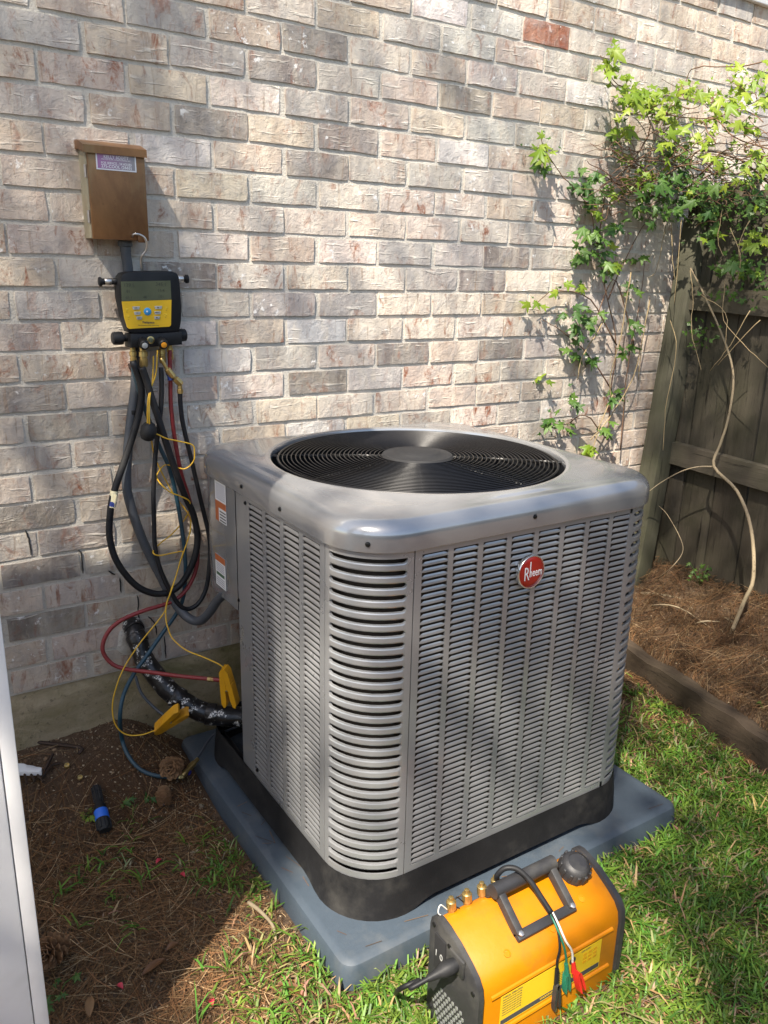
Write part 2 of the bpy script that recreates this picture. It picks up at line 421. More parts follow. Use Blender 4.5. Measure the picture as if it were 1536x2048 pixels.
c = t.mix(n1, (.075, .048, .032), (.17, .115, .075)); c = t.mix(t.ramp(n2, .5, .72), c, (.26, .185, .125)); c = t.mix(t.ramp(n3, .45, .62), c, (.10, .058, .034))
t.set(c, .97, 0, .15); t.bump(t.math('ADD', n2, t.math('MULTIPLY', t.noise(co, 22, 6), 1.5)), 1.0, .012); M['soil'] = t.m
def vcol(name, rough=.6, trans=0.0, spec=.3):
    t = NT(name); at = t.new('VertexColor', layer_name='Col'); n = t.noise(t.coord(), 90, 3)
    col = t.mix(n, t.mix(1.0, at.outputs[0], (.75, .75, .75), 'MULTIPLY'), t.mix(1.0, at.outputs[0], (1.25, 1.25, 1.2), 'MULTIPLY'))
    t.set(col, rough, 0, spec)
    if trans:
        tr = t.new('BsdfTranslucent'); t.L(col, tr.inputs[0]); mx = t.new('MixShader'); mx.inputs[0].default_value = trans
        t.L(t.b.outputs[0], mx.inputs[1]); t.L(tr.outputs[0], mx.inputs[2]); t.L(mx.outputs[0], t.n['Material Output'].inputs[0])
    return t.m
M['grass'] = vcol('grass_blade', .5, .35, .4); M['litter'] = vcol('dry_litter', .75, .1, .25); M['treeleaf'] = vcol('tree_leaf', .5, .25)
def leafmat(name, a, b, trans=.4):
    t = NT(name); co = t.coord(); oi = t.new('ObjectInfo'); n = t.noise(co, 40, 4)
    col = t.mix(oi.outputs['Random'], a, b); col = t.mix(t.math('MULTIPLY', n, .5), col, tuple(x*.5 for x in a))
    t.set(col, .45, 0, .4); tr = t.new('BsdfTranslucent'); t.L(col, tr.inputs[0]); mx = t.new('MixShader'); mx.inputs[0].default_value = trans
    t.L(t.b.outputs[0], mx.inputs[1]); t.L(tr.outputs[0], mx.inputs[2]); t.L(mx.outputs[0], t.n['Material Output'].inputs[0]); return t.m
M['leaf_lime'] = leafmat('vine_leaf_lime', (.16, .27, .02), (.34, .42, .05)); M['leaf_green'] = leafmat('vine_leaf_green', (.045, .12, .025), (.12, .22, .035), .35)  # lime puts the sunlit tone of the upper vine leaves into colour
M['leaf_dry'] = leafmat('dry_leaf', (.14, .06, .025), (.30, .17, .08), .15)
def wood(name, a, b, moss, axis_scale, mossamt=.5, rough=.9):
    t = NT(name); oi = t.new('ObjectInfo'); co = t.coord(scale=axis_scale, rnd=True); c2 = t.coord(rnd=True)
    g = t.noise(co, 30, 8, .7, .6); n2 = t.noise(c2, 5, 6, .65); n3 = t.noise(c2, 40, 6, .7)
    c = t.mix(g, a, b); c = t.mix(t.math('MULTIPLY', t.ramp(n2, .40, .65), mossamt), c, moss)
    c = t.mix(t.ramp(t.noise(co, 70, 5, .7), .58, .7), c, tuple(x*.35 for x in a)); c = t.mix(t.math('MULTIPLY', oi.outputs['Random'], .35), c, tuple(x*.5 for x in a))
    t.set(c, rough, 0, .2); t.bump(t.math('ADD', g, t.math('MULTIPLY', n3, .3)), .8, .004); return t.m
M['fence'] = wood('weathered_fence', (.038, .032, .024), (.13, .112, .084), (.036, .040, .018), (1, 1, .06))
M['post'] = wood('weathered_post', (.06, .058, .042), (.14, .132, .096), (.056, .064, .03), (1, 1, .05))
M['rail'] = wood('weathered_rail', (.06, .05, .038), (.15, .128, .095), (.05, .055, .028), (1, .06, 1))
M['timber'] = wood('landscape_timber', (.022, .016, .011), (.15, .11, .078), (.03, .028, .015), (1, .06, 1), .35)
M['bark'] = wood('twig_bark', (.20, .15, .095), (.42, .34, .23), (.25, .22, .13), (1, 1, .4), .3)
M['vine_stem'] = wood('vine_stem', (.12, .065, .045), (.24, .14, .09), (.10, .09, .04), (1, 1, .5), .3)
M['dead_vine'] = wood('dead_vine', (.28, .20, .11), (.46, .36, .21), (.25, .2, .1), (1, 1, .5), .2)
M['white'] = worn('white_paint', (.80, .80, .79), .55, 0, .05, 14, .25, (.66, .655, .63), dscale=3)
# metal of the condenser: pewter metallic paint
def paint(name, c, rough=.32, metal=.6):
    t = NT(name); co = t.coord(); n = t.noise(co, 900, 2, .5); n2 = t.noise(co, 7, 5, .6)
    col = t.mix(n, tuple(x*.86 for x in c), tuple(x*1.12 for x in c)); col = t.mix(t.math('MULTIPLY', t.ramp(n2, .55, .8), .22), col, tuple(x*.72 for x in c))
    t.set(col, t.ramp(n2, .3, .75, (rough*.85,)*3, (rough*1.3,)*3), metal, .5)
    t.b.inputs['Coat Weight'].default_value = .5; t.b.inputs['Coat Roughness'].default_value = .06; return t.m
M['pewter'] = paint('pewter_paint', (.33, .338, .348), .30, .5)
M['lid'] = paint('pewter_lid', (.31, .318, .328), .18, .5)
M['basepan'] = worn('black_base_plastic', (.014, .014, .015), .6, 0, .35, 30, .3, (.045, .043, .040), spec=.15)
M['guard'] = worn('black_wire_coating', (.005, .005, .006), .33, 0, .2, 50, 0, spec=.4)
M['fan'] = worn('fan_blade', (.010, .011, .013), .4, .0, .2, 30, 0, spec=.3)
t = NT('coil_fins'); co = t.coord(); w = t.new('TexWave'); w.bands_direction = 'Z'; w.inputs['Scale'].default_value = 120; t.L(co, w.inputs[0]); n = t.noise(co, 30, 5)
t.set(t.mix(w.outputs['Fac'], (.012, .011, .010), t.mix(n, (.05, .042, .034), (.10, .07, .05))), .5, .5); M['coil'] = t.m
M['dark'] = worn('dark_interior', (.010, .010, .011), .8, 0, .2, 30, 0)
M['pad'] = worn('slate_pad_plastic', (.048, .066, .086), .5, 0, .15, 90, .5, (.095, .105, .112), dscale=5)
M['screw'] = worn('black_screw', (.02, .02, .02), .35, .6, .2, 60, 0)
M['chrome'] = worn('chrome_trim', (.75, .74, .72), .18, .9, .05, 30, 0)
M['red'] = worn('badge_red', (.36, .018, .012), .25, 0, .15, 25, 0); M['badge_white'] = worn('badge_letter', (.82, .82, .80), .4, 0, .03, 40, 0)
M['paper'] = worn('label_paper', (.66, .67, .68), .6, 0, .06, 60, 0); M['label_orange'] = worn('label_orange', (.40, .105, .03), .6, 0, .1, 60, 0)
M['ink'] = worn('printed_ink', (.05, .05, .055), .6, 0, .1, 60, 0); M['ink_blue'] = worn('label_dim', (.30, .31, .36), .6, 0, .1, 60, 0); M['label_green'] = worn('label_green', (.05, .11, .06), .6, 0, .1, 60, 0)
M['rubber'] = worn('black_rubber', (.010, .0105, .012), .5, 0, .3, 40, .15, (.03, .03, .03), spec=.25)
M['hose'] = worn('black_hose', (.012, .0125, .015), .45, 0, .2, 60, .1, (.035, .034, .033), spec=.3); M['whip'] = worn('grey_conduit', (.06, .068, .08), .5, 0, .2, 60, .1)
M['redhose'] = worn('red_hose', (.22, .022, .024), .45, 0, .2, 60, .1, (.13, .03, .03)); M['bluehose'] = worn('blue_hose', (.012, .055, .085), .45, 0, .2, 60, .1, (.04, .06, .07))
M['yellow_wire'] = worn('yellow_wire', (.68, .40, .03), .5, 0, .1, 60, 0); M['clamp'] = worn('yellow_clamp', (.62, .30, .012), .45, 0, .12, 50, .1, (.35, .17, .02))
M['brass'] = worn('brass', (.50, .36, .14), .32, .85, .2, 60, .1, (.24, .17, .08)); M['steel'] = worn('steel_wire', (.55, .53, .50), .3, .9, .1, 60, 0)
M['lcd'] = worn('lcd_glass', (.10, .112, .072), .12, 0, .1, 20, 0); M['lcd_ink'] = worn('lcd_segment', (.022, .026, .016), .4, 0, .1, 20, 0)
M['face'] = worn('yellow_faceplate', (.70, .42, .015), .4, 0, .06, 30, 0); M['button'] = worn('grey_button', (.42, .43, .42), .5, 0, .08, 50, 0); M['bluebtn'] = worn('blue_button', (.03, .30, .62), .35, 0, .08, 50, 0)
M['blueplastic'] = worn('blue_plastic', (.02, .04, .20), .4, 0, .1, 50, 0); M['orange'] = worn('orange_cap', (.70, .28, .02), .4, 0, .1, 50, 0)
t = NT('rusty_enclosure'); co = t.coord(); n1 = t.noise(t.coord(scale=(1, 1, .45)), 9, 6, .65, .6); n2 = t.noise(co, 130, 5, .7); n3 = t.noise(t.coord(scale=(1, 1, .2), rot=(0, .5, 0)), 16, 4)
c = t.mix(t.ramp(n1, .3, .7), (.115, .05, .02), (.27, .135, .055)); c = t.mix(t.ramp(n3, .55, .8), c, (.24, .175, .085)); c = t.mix(t.ramp(n2, .6, .75), c, (.15, .07, .03))
t.set(c, .42, .35, .4); t.bump(n2, .15, .0006); M['rustbox'] = t.m
M['boxside'] = worn('enclosure_side', (.36, .33, .24), .5, .2, .2, 22, .2, (.22, .16, .09)); M['sticker'] = worn('sticker_white', (.72, .72, .74), .45, 0, .05, 40, 0)
t = NT('sticker_print'); co = t.coord(); sp = t.new('SeparateXYZ'); t.L(co, sp.inputs[0]); mr = t.new('MapRange'); mr.inputs[1].default_value = .185; mr.inputs[2].default_value = .285
t.L(sp.outputs[0], mr.inputs[0]); t.set(t.mix(mr.outputs[0], (.36, .13, .33), (.24, .235, .25)), .45); M['stickerprint'] = t.m
t = NT('tape_wrap'); co = t.coord(); n1 = t.noise(co, 45, 3, .5); v = t.new('TexVoronoi'); v.inputs['Scale'].default_value = 85; v.feature = 'DISTANCE_TO_EDGE'; t.L(co, v.inputs['Vector'])
mk = t.math('MULTIPLY', t.ramp(n1, .56, .60), t.ramp(v.outputs[0], .02, .10)); mk = t.math('MULTIPLY', mk, t.ramp(t.noise(co, 190, 2), .44, .5))
t.set(t.mix(mk, (.010, .010, .011), (.62, .62, .60)), .28, 0, .5); t.bump(t.noise(co, 60, 4), .5, .004); M['tape'] = t.m
M['machine'] = worn('orange_yellow_shell', (.46, .155, .003), .40, 0, .10, 22, .2, (.34, .115, .008), dscale=11); M['mblack'] = worn('black_end_plate', (.022, .022, .024), .5, 0, .3, 40, .25, (.06, .058, .052))
M['mlabel'] = worn('yellow_label', (.66, .43, .02), .5, 0, .06, 30, 0); M['redclip'] = worn('red_clip', (.55, .02, .015), .4, 0, .1, 40, 0); M['greenwire'] = worn('green_wire', (.01, .15, .09), .45, 0, .1, 40, 0)
M['whitewire'] = worn('white_wire', (.62, .60, .54), .5, 0, .06, 40, 0); M['cone'] = worn('pine_cone', (.19, .095, .042), .75, 0, .5, 60, .4, (.30, .18, .09)); M['blueband'] = worn('blue_band', (.01, .13, .62), .45, 0, .1, 40, 0)
M['rusty'] = worn('rusty_steel', (.05, .032, .024), .6, .5, .4, 60, .4); M['petal'] = worn('red_petal', (.45, .03, .05), .5, 0, .3, 60, 0); M['tape_paper'] = worn('masking_tape', (.62, .58, .40), .7, 0, .1, 50, 0)
M['crack'] = worn('open_crack', (.025, .022, .02), .95, 0, .2, 40, 0); M['purple'] = worn('valve_blue', (.03, .03, .28), .4, 0, .1, 40, 0)
# ================================================================ ground
def span(a, b, st, far):
    xs = [a]
    while xs[-1] < b: xs.append(xs[-1]+st)
    d = st; lo = [a]; hi = [xs[-1]]
    while hi[-1]-xs[-1] < far: d *= 1.6; hi.append(hi[-1]+d); lo.append(lo[-1]-d)
    return lo[:0:-1]+xs+hi[1:]
gx = span(-.7, 2.7, .02, 35); gy = span(-1.7, .06, .02, 35)
mb = MB(); nx = len(gx)
mb.add([(x, y, hgt(x, y)) for y in gy for x in gx], [(j*nx+i, j*nx+i+1, (j+1)*nx+i+1, (j+1)*nx+i) for j in range(len(gy)-1) for i in range(nx-1)])
g = mb.build('ground', M['soil'], smooth=180, kind='structure')
# ================================================================ brick wall
BW, BC, FT = .2032, .0747, .30                                # brick module, course height, top of the foundation
wall = thing('brick_house_wall', 'pale whitewashed brick house wall on a mossy concrete foundation', 'wall', (1.0, .05, .0))
mb = MB(); mb.box(-1.6, 3.6, .0006, .12, FT, 2.62); mo = mb.build('mortar', M['mortar'], wall)
mb = MB()                                                      # foundation: uneven cast face
fx = [-1.6+.04*i for i in range(131)]; fz = [-.25, -.1, 0, .05, .1, .14, .17, .2, .225, .25, .275, .293, .300]
def fy(x, z): return .006+noise.noise((x*5, z*9, 3))*.006+noise.noise((x*21, z*30, 5))*.003-(.012 if z < .29 else .004)
vs = [Vector((x, fy(x, z), z+(noise.noise((x*6, 1, 1))*.004 if z > .28 else 0))) for z in fz for x in fx]; n = len(fx)
vs += [Vector((x, .1, .300)) for x in fx]
mb.add(vs, [(j*n+i, j*n+i+1, (j+1)*n+i+1, (j+1)*n+i) for j in range(len(fz)) for i in range(n-1)])
mb.build('foundation', M['concrete'], wall, 60)
TONE = {'c': (.72, .64, .555, .8), 't': (.60, .505, .42, .8), 'g': (.50, .465, .425, .5), 'd': (.28, .25, .225, .5), 'r': (.56, .475, .405, 1.0),
        'y': (.66, .575, .47, .7), 'w': (.67, .645, .61, .5), 'R': (.27, .075, .04, .7), 's': (.36, .32, .29, .5)}
ROWS = {24: 'ttttttwwRcgcc', 23: 'ttttctgwrgcct', 22: 'ttgrdctggwtcc', 21: 'tgtgdgtdtygtc', 20: 'trycgrywgctcc', 19: 'ggtdydtwygtcc', 18: 'rtwtdgggtgccc', 17: 'trtygcrcycttc',
        16: 'tttccyccgctcc', 15: 'trtcrcggdgttc', 14: 'tgdcycgdctcct', 13: 'rgrcggcctyccc', 12: 'rccrwcycccctt', 11: 'rrrwgcdydgttt', 10: 'dttcdgrcgygtt',
        9: 'rdtcycytctgtt', 8: 'grttwygcgcttt', 7: 'ttttcgtctgttt', 6: 'dtgttrctgtttt', 5: 'gdtttrtttgttt', 4: 'dgtdttttttttt', 3: 'trtrstttttttt', 2: 'dtrttgttttttt', 1: 'ttttrtttttttt', 0: 'ttrtttttttttt'}
def brick_mesh(seed, w=.1915, h=.0635, d=.05):
    rd = random.Random(seed); mb = MB(); nxs, nzs = 7, 3; P = []
    for j in range(nzs+1):
        for i in range(nxs+1):
            u, v = i/nxs-.5, j/nzs-.5; ex = abs(u) == .5; ez = abs(v) == .5
            x = u*w+(rd.uniform(-.0022, .0012)*(1 if u > 0 else -1) if ex else rd.uniform(-.004, .004)); z = v*h+(rd.uniform(-.0014, .0008)*(1 if v > 0 else -1) if ez else 0)
            y = -.0036-rd.uniform(0, .0012)+(rd.uniform(.0, .0007) if ex or ez else 0)+(.001 if ex and ez else 0)
            P.append(Vector((x, y, z)))
    W = nxs+1; fs = [(j*W+i, j*W+i+1, (j+1)*W+i+1, (j+1)*W+i) for j in range(nzs) for i in range(nxs)]
    loop = list(range(W))+[j*W+nxs for j in range(1, nzs+1)]+[nzs*W+i for i in range(nxs-1, -1, -1)]+[j*W for j in range(nzs-1, 0, -1)]
    b0 = len(P); P += [Vector((P[i].x*1.0, .03, P[i].z)) for i in loop]; L = len(loop)
    fs += [(loop[(k+1) % L], loop[k], b0+k, b0+(k+1) % L) for k in range(L)]
    mb.add(P, fs); return mb
BV = [brick_mesh(s) for s in range(14)]; BVM = [b.mesh('brick', M['brick'], 50) for b in BV]
HV = [brick_mesh(40+s, .091) for s in range(3)]
redp = ony(1060, 55); rj = (int((redp.z-FT)/BC))
rd = random.Random(3); allb = []
for r in range(0, 31):
    off = 0 if r % 2 else .5
    for j in range(-5, 17):
        x0 = (j+off)*BW+rd.uniform(-.004, .004); xc = x0+BW/2; zc = FT+(r+.5)*BC+rd.uniform(-.0012, .0012)
        k = ROWS.get(r, ''); ty = k[j+1] if k and 0 <= j+1 < len(k) else rd.choice('ccttgtwcyr' if r > 6 else 'ttttgdr')
        if ty == 'R': ty = 'c'
        if r == rj and x0 <= redp.x < x0+BW: ty = 'R'
        px, py = topx((xc, 0, zc)); hid = 450 < px < 1290 and py > (905 if px < 620 else 868)+20
        a = abs(topx((xc+.1, 0, zc))[0]-topx((xc-.1, 0, zc))[0]) if -110 < px < 1640 and -40 < py < 1420 and not hid else 0
        if px > 1300 and py > 420: a = 0
        allb.append((a, xc, zc, ty, rd.randrange(14), rd.random() < .5, rd.uniform(-.0015, .002)))
allb.sort(key=lambda b: -b[0]); far = MB()
for i, (a, xc, zc, ty, v, flip, dy) in enumerate(allb):
    b = TONE[ty]; q = rd.uniform(.86, 1.12); col = (b[0]*q*rd.uniform(.97, 1.03), b[1]*q, b[2]*q*rd.uniform(.95, 1.05), min(1, b[3]*rd.uniform(.6, 1.3)))
    Mx = Matrix.Translation((xc, dy, zc)) @ Matrix.Rotation(rd.uniform(-.006, .006), 4, 'Y') @ (Matrix.Rotation(math.pi, 4, 'Y') if flip else Matrix())
    if i < 300 and a > 0:
        o = link('brick', BVM[v], wall, M=Mx); o.color = col
    elif -60 < 1:
        far.add([Mx @ Vector(p) for p in BV[v].v], BV[v].f, col)
far.build('brick_field', M['brick_far'], wall, 50, kind='stuff')
mb = MB(); mb.bbox(-1.6, 3.6, -.022, .11, 2.383, 2.60, .004); mb.build('frieze_board', M['white'], wall)
for i, pts in enumerate([[(51, 1060), (55, 1072), (59, 1083), (62, 1110)], [(157, 1100), (163, 1108), (164, 1125), (166, 1147)], [(217, 1142), (224, 1146), (230, 1150)], [(240, 1155), (241, 1170), (242, 1185)],
                         [(274, 1190), (277, 1205), (276, 1225), (280, 1252)], [(296, 1233), (304, 1240), (311, 1252), (313, 1270)], [(329, 1272), (330, 1295), (332, 1316)]]):
    mb = MB(); P = [ony(x, y, -.0035) for x, y in pts]; P = catmull(P, 3)
    P = [p+Vector((rd.uniform(-.0008, .0008), 0, 0)) for p in P]
    mb.tube(P, [.0021 if 0 < k < len(P)-1 else .0008 for k in range(len(P))], 5); mb.build('crack', M['crack'], wall)
# broken mortar patch round the line-set hole
mb = MB(); c0 = ony(257, 1283, -.004); rr = []
for k in range(16):
    a = 2*math.pi*k/16; rr.append(Vector((c0.x+math.cos(a)*.034*rd.uniform(.75, 1.15), -.004, c0.z+math.sin(a)*.046*rd.uniform(.75, 1.15))))
mb.rings([rr, [Vector((p.x*.7+c0.x*.3, -.0085, p.z*.7+c0.z*.3)) for p in rr], [Vector((p.x*.25+c0.x*.75, -.007, p.z*.25+c0.z*.75)) for p in rr]], False, True); mb.build('mortar_patch', M['mortar'], wall, 60)
# ================================================================ white boarded return at the left edge of the view
wp = thing('white_trim_wall', 'tall white painted board wall corner with a trim joint, beside bare dirt', 'wall', (-.217, -1.014, 0))
EX, EY, WH = -.217, -1.014, 2.72
mb = MB(); mb.bbox(EX-.021, EX, EY-.002, EY+.09, -.05, WH, .002); mb.build('corner_board', M['white'], wp)
mb = MB(); mb.bbox(EX-.115, EX-.0222, EY-.004, EY+.085, -.05, WH, .003); mb.build('trim_board', M['white'], wp)
for i in range(9):
    mb = MB(); mb.bbox(EX-.1165-.145*(i+1)+.001, EX-.1165-.145*i, EY+.004, EY+.08, -.05, WH, .003); mb.build('wall_board', M['white'], wp)
# ================================================================ fence
FX = 2.36
fence = thing('wooden_fence', 'weathered mossy dark wooden board fence behind the vine', 'fence', (FX, -.9, .2))
rd = random.Random(5); y = -.03; k = 0
while y > -2.4:
    w = .138; mb = MB(); top = 1.72+rd.uniform(-.02, .02); tilt = rd.uniform(-.006, .006)
    Mx = Matrix.Translation((FX+rd.uniform(0, .006), y-w/2, 0)) @ Matrix.Rotation(tilt, 4, 'X')
    mb.bbox(0, .018, -w/2+.002, w/2-.002, -.05, top, .003); o = link('fence_board', mb.mesh('fence_board', M['fence'], 40), fence, M=Mx)
    y -= w+.002; k += 1
def railz(a, b, yq): return a+(b-a)*(-yq-.10)/.40
for (za, zb) in ((1.335, 1.305), (.745, .700)):
    mb = MB(); y0_, y1_ = -.09, -2.4; sl_ = (zb-za)/.4
    vs = [Vector((x, yy, za+sl_*.35*(-yy-.1)+dz)) for yy in (y0_, y1_) for (x, dz) in ((FX-.038, -.042), (FX-.001, -.042), (FX-.001, .042), (FX-.038, .042))]
    mb.add(vs, [(0, 1, 2, 3), (7, 6, 5, 4), (0, 4, 5, 1), (1, 5, 6, 2), (2, 6, 7, 3), (3, 7, 4, 0)]); mb.build('fence_rail', M['rail'], fence)
mb = MB(); T = Matrix.Translation((2.285, -.085, .62)) @ Matrix.Rotation(R_(5.2), 4, 'Y'); mb.bbox(-.042, .042, -.042, .042, -.62, 1.0, .006)
mb2 = MB(); mb2.v = mb.v; mb2.f = mb.f; link('fence_post', mb2.mesh('fence_post', M['post'], 40), fence, M=T)
# ================================================================ landscape timbers
def timber(name, p, q, w, h, z0, label, cat='timber'):
    mb = MB(); p = Vector(p); q = Vector(q); d = (q-p); L = d.length; nn = 22; rg = []
    dr = d.normalized(); sd = Vector((dr.y, -dr.x, 0))
    for i in range(nn+1):
        s = p+d*(i/nn); rr = []
        for (a, b) in ((-.5, 0), (.5, 0), (.52, .3), (.5, .82), (.42, 1), (-.42, 1), (-.5, .82), (-.52, .3)):
            jx = noise.noise((i*.7, a*4, b*5+z0))*.014; rr.append(s+sd*(a*w+jx)+Vector((0, 0, z0+b*h+noise.noise((i*.6, b*3, a*3))*.012)))
        rg.append(rr)
    mb.rings(rg, True, True); return tag(mb.build(name, M['timber'], None, 35), label, cat)
timber('landscape_timber', (1.975, -.06, 0), (1.72, -1.28, 0), .062, .112, .005, 'long dark weathered landscape timber edging the pine straw bed')
timber('timber_offcut', tuple(ong(1500, 1415))[:2]+(0,), tuple(ong(1536, 1400)+Vector((.45, -.12, 0)))[:2]+(0,), .09, .10, .10, 'short dark rotten timber offcut lying on the pine straw bed')
# ================================================================ equipment pad
mb = MB(); pcx, pcy, phx, phy = .842, -.532, .520, .500
lay = [(0, -.01, .0), (.0, .0, .004), (.004, .0, .044), (.008, .0, .054), (.016, .0, .0595), (.026, .0, .061)]
mb.rings([rrect(pcx, pcy, phx-i, phy-i, .035-i*.6, z) for i, _, z in lay], True, True)
tag(mb.build('equipment_pad', M['pad'], None, 30), 'slate blue plastic equipment pad under the air conditioner', 'pad')
# ================================================================ air conditioner
UX, UY, HW, CR = .8128, -.5293, .427, .126
ZB, ZT = .157, .902
X0, Y0 = UX-HW, UY-HW
ac = thing('air_conditioner', 'grey louvered outdoor air conditioner with round fan guard and red oval badge', 'air conditioner', (UX, UY, .061))
# base pan, feet at the corners, arched between
rgs = []
for (e, z, low) in ((.002, .1605, 0), (.003, .150, 0), (.008, .11, 0), (.012, .061, 1), (-.006, .061, 1), (-.016, .15, 0)):
    rr = rrect(UX, UY, HW+e, HW+e, CR+e, z, 10, 24)
    if low:
        for p in rr:
            u = HW-min(abs(p.x-UX), HW) if abs(abs(p.y-UY)-(HW+e)) < .002 else HW-min(abs(p.y-UY), HW)
            if abs(abs(p.y-UY)-(HW+e)) < .002 or abs(abs(p.x-UX)-(HW+e)) < .002: p.z += .021*sm(.13, .20, u)
    rgs.append(rr)
mb = MB(); mb.rings(rgs); mb.build('base_pan', M['basepan'], ac, 50)
# dark coil inside
def notch(r):                                                   # the coil stops short of the cut-away rear corner
    a_, b_ = Vector((X0+.024, -.41, 0)), Vector((X0+.20, UY+HW-.024, 0)); d_ = (b_-a_).normalized(); n_ = Vector((-d_.y, d_.x, 0)); out = []
    for p in r:
        k = Vector((p.x-a_.x, p.y-a_.y, 0)).dot(n_); out.append(p-n_*k if k > 0 else p)
    return out
mb = MB(); mb.rings([notch(rrect(UX, UY, HW-.022, HW-.022, CR-.02, z)) for z in (.12, ZT)]); mb.build('coil', M['coil'], ac, 60)
mb = MB(); mb.rings([notch(rrect(UX, UY, HW-.024, HW-.024, CR-.02, z)) for z in (.125, .13)], True, True); mb.build('coil_floor', M['dark'], ac)
# front panel: bands and ribs, louvers between
NROW, PZ = 52, .0137; LZ0 = ZB+.016
cols = [(.5295+.0755*i, .0625) for i in range(8)]
def panel(name, cols, a0, a1, put):
    mb = MB(); e = [a0]+[q for s, w in cols for q in (s, s+w)]+[a1]; zt = LZ0+NROW*PZ
    for i in range(0, len(e), 2): put(mb, e[i], e[i+1], ZB, ZT)
    for s, w in cols: put(mb, s+.0001, s+w-.0001, ZB, LZ0); put(mb, s+.0001, s+w-.0001, zt, ZT)
    return mb.build(name, M['pewter'], ac, None)
fp = panel('front_panel', cols, X0+CR+.0012, X0+2*HW-CR-.0012, lambda mb, a, b, z0, z1: mb.box(a, b, Y0, Y0+.003, z0, z1))
lcols = [(-.809+.0905*i, .072) for i in range(4)]
lp = panel('side_panel', lcols, Y0+CR+.0012, -.3885, lambda mb, a, b, z0, z1: mb.box(X0, X0+.003, a, b, z0, z1))
def louver(w):
    mb = MB(); prof = [(.0025, .0035), (.0014, .0012), (-.0008, -.0032), (-.0003, -.0042)]; st = [(0, 0), (.003, .45), (.009, 1), (w-.009, 1), (w-.003, .45), (w, 0)]; vs = []
    for x, k in st:
        for d, z in prof: vs.append((x, d*k+.0002*(1-k), z*(.55+.45*k)-.0012*(1-k)))
    n = len(prof); mb.add(vs, [(i*n+j, i*n+j+1, (i+1)*n+j+1, (i+1)*n+j) for i in range(len(st)-1) for j in range(n-1)]); return mb
lf, lsd = louver(.0625), louver(.072); lfm, lsm = lf.mesh('louver', M['pewter'], 60), lsd.mesh('louver', M['pewter'], 60)
cnt = 0; restf = MB(); rests = MB()
for i in range(NROW-1, -1, -1):
    for ci, (s, w) in enumerate(cols):
        T = Matrix.Translation((s, Y0, LZ0+(i+.5)*PZ))
        if i >= 26: link('louver', lfm, fp, M=T)
        else: restf.add([T @ Vector(v) for v in lf.v], lf.f)
    for ci, (s, w) in enumerate(lcols):
        T = Matrix.Translation((X0, s+w, LZ0+(i+.5)*PZ)) @ Matrix.Rotation(-math.pi/2, 4, 'Z')
        if i >= 36: link('louver', lsm, lp, M=T)
        else: rests.add([T @ Vector(v) for v in lsd.v], lsd.f)
restf.build('louver_field', M['pewter'], fp, 60, kind='stuff'); rests.build('louver_field', M['pewter'], lp, 60, kind='stuff')
# rounded corner panels with curved slats
def corner(cx, cy, a0):
    A = lambda r, a, z: Vector((cx+r*math.cos(R_(a0+a)), cy+r*math.sin(R_(a0+a)), z))
    def shell(mb, aa, ab, z0, z1, n):
        rr = []
        for z, r in ((z0, CR-.004), (z0, CR), (z1, CR), (z1, CR-.004)): rr.append([A(r, aa+(ab-aa)*k/n, z) for k in range(n+1)])
        vs = [v for q in rr for v in q]; W = n+1
        mb.add(vs, [(j*W+i, j*W+i+1, (j+1)*W+i+1, (j+1)*W+i) for j in range(3) for i in range(n)]+[(0, W, 2*W, 3*W), (n, 3*W+n, 2*W+n, W+n)])
    mb = MB(); shell(mb, .6, 7, ZB, ZT, 2); shell(mb, 83, 89.4, ZB, ZT, 2); shell(mb, 7.05, 82.95, ZB, ZB+.016, 12); shell(mb, 7.05, 82.95, ZT-.018, ZT, 12)
    cp = mb.build('corner_panel', M['pewter'], ac, 40)
    ns = 29; z0 = ZB+.016; hb = .0150; hs = (ZT-.018-z0-(ns-1)*hb)/ns; E_ = hs*.5+.0002
    sl_ = MB(); vs = []; st = [(7, E_), (7.5, E_*.72), (8.6, E_*.22), (10.5, 0)]+[(10.5+69*k/8, 0) for k in range(1, 8)]+[(79.5, 0), (81.4, E_*.22), (82.5, E_*.72), (83, E_)]
    for a, k in st:
        h2 = hb/2+k; f_ = 0 if k > E_*.5 else 1
        for d, z in ((-.006, h2), (-.0004, h2-.0006), (.0006*f_, h2-.0030), (.0006*f_, -h2+.0030), (-.0004, -h2+.0006), (-.006, -h2)): vs.append(A(CR+d, a, z))
    n = 6; sl_.add(vs, [(i*n+j, i*n+j+1, (i+1)*n+j+1, (i+1)*n+j) for i in range(len(st)-1) for j in range(n-1)]); me = sl_.mesh('corner_slat', M['pewter'], 22)
    for i in range(1, ns): link('corner_slat', me, cp, M=Matrix.Translation((0, 0, z0+hs*i+hb*(i-.5))))
corner(X0+CR, Y0+CR, 180); corner(X0+2*HW-CR, Y0+CR, 270)
mb = MB(); mb.box(X0+2*HW-.003, X0+2*HW, Y0+CR+.001, UY+HW-CR, ZB, ZT); mb.build('rear_side_panel', M['pewter'], ac)
mb = MB()                                                       # far corner and back sheet
P = [(X0+2*HW, UY+HW-CR)]+[(X0+2*HW-CR+CR*math.cos(R_(a)), UY+HW-CR+CR*math.sin(R_(a))) for a in range(0, 91, 10)]+[(X0+.17, UY+HW)]
vs = [Vector((x, y, z)) for z in (ZB, ZT) for x, y in P]; n = len(P); mb.add(vs, [(i, i+1, n+i+1, n+i) for i in range(n-1)]); mb.build('back_panel', M['pewter'], ac)
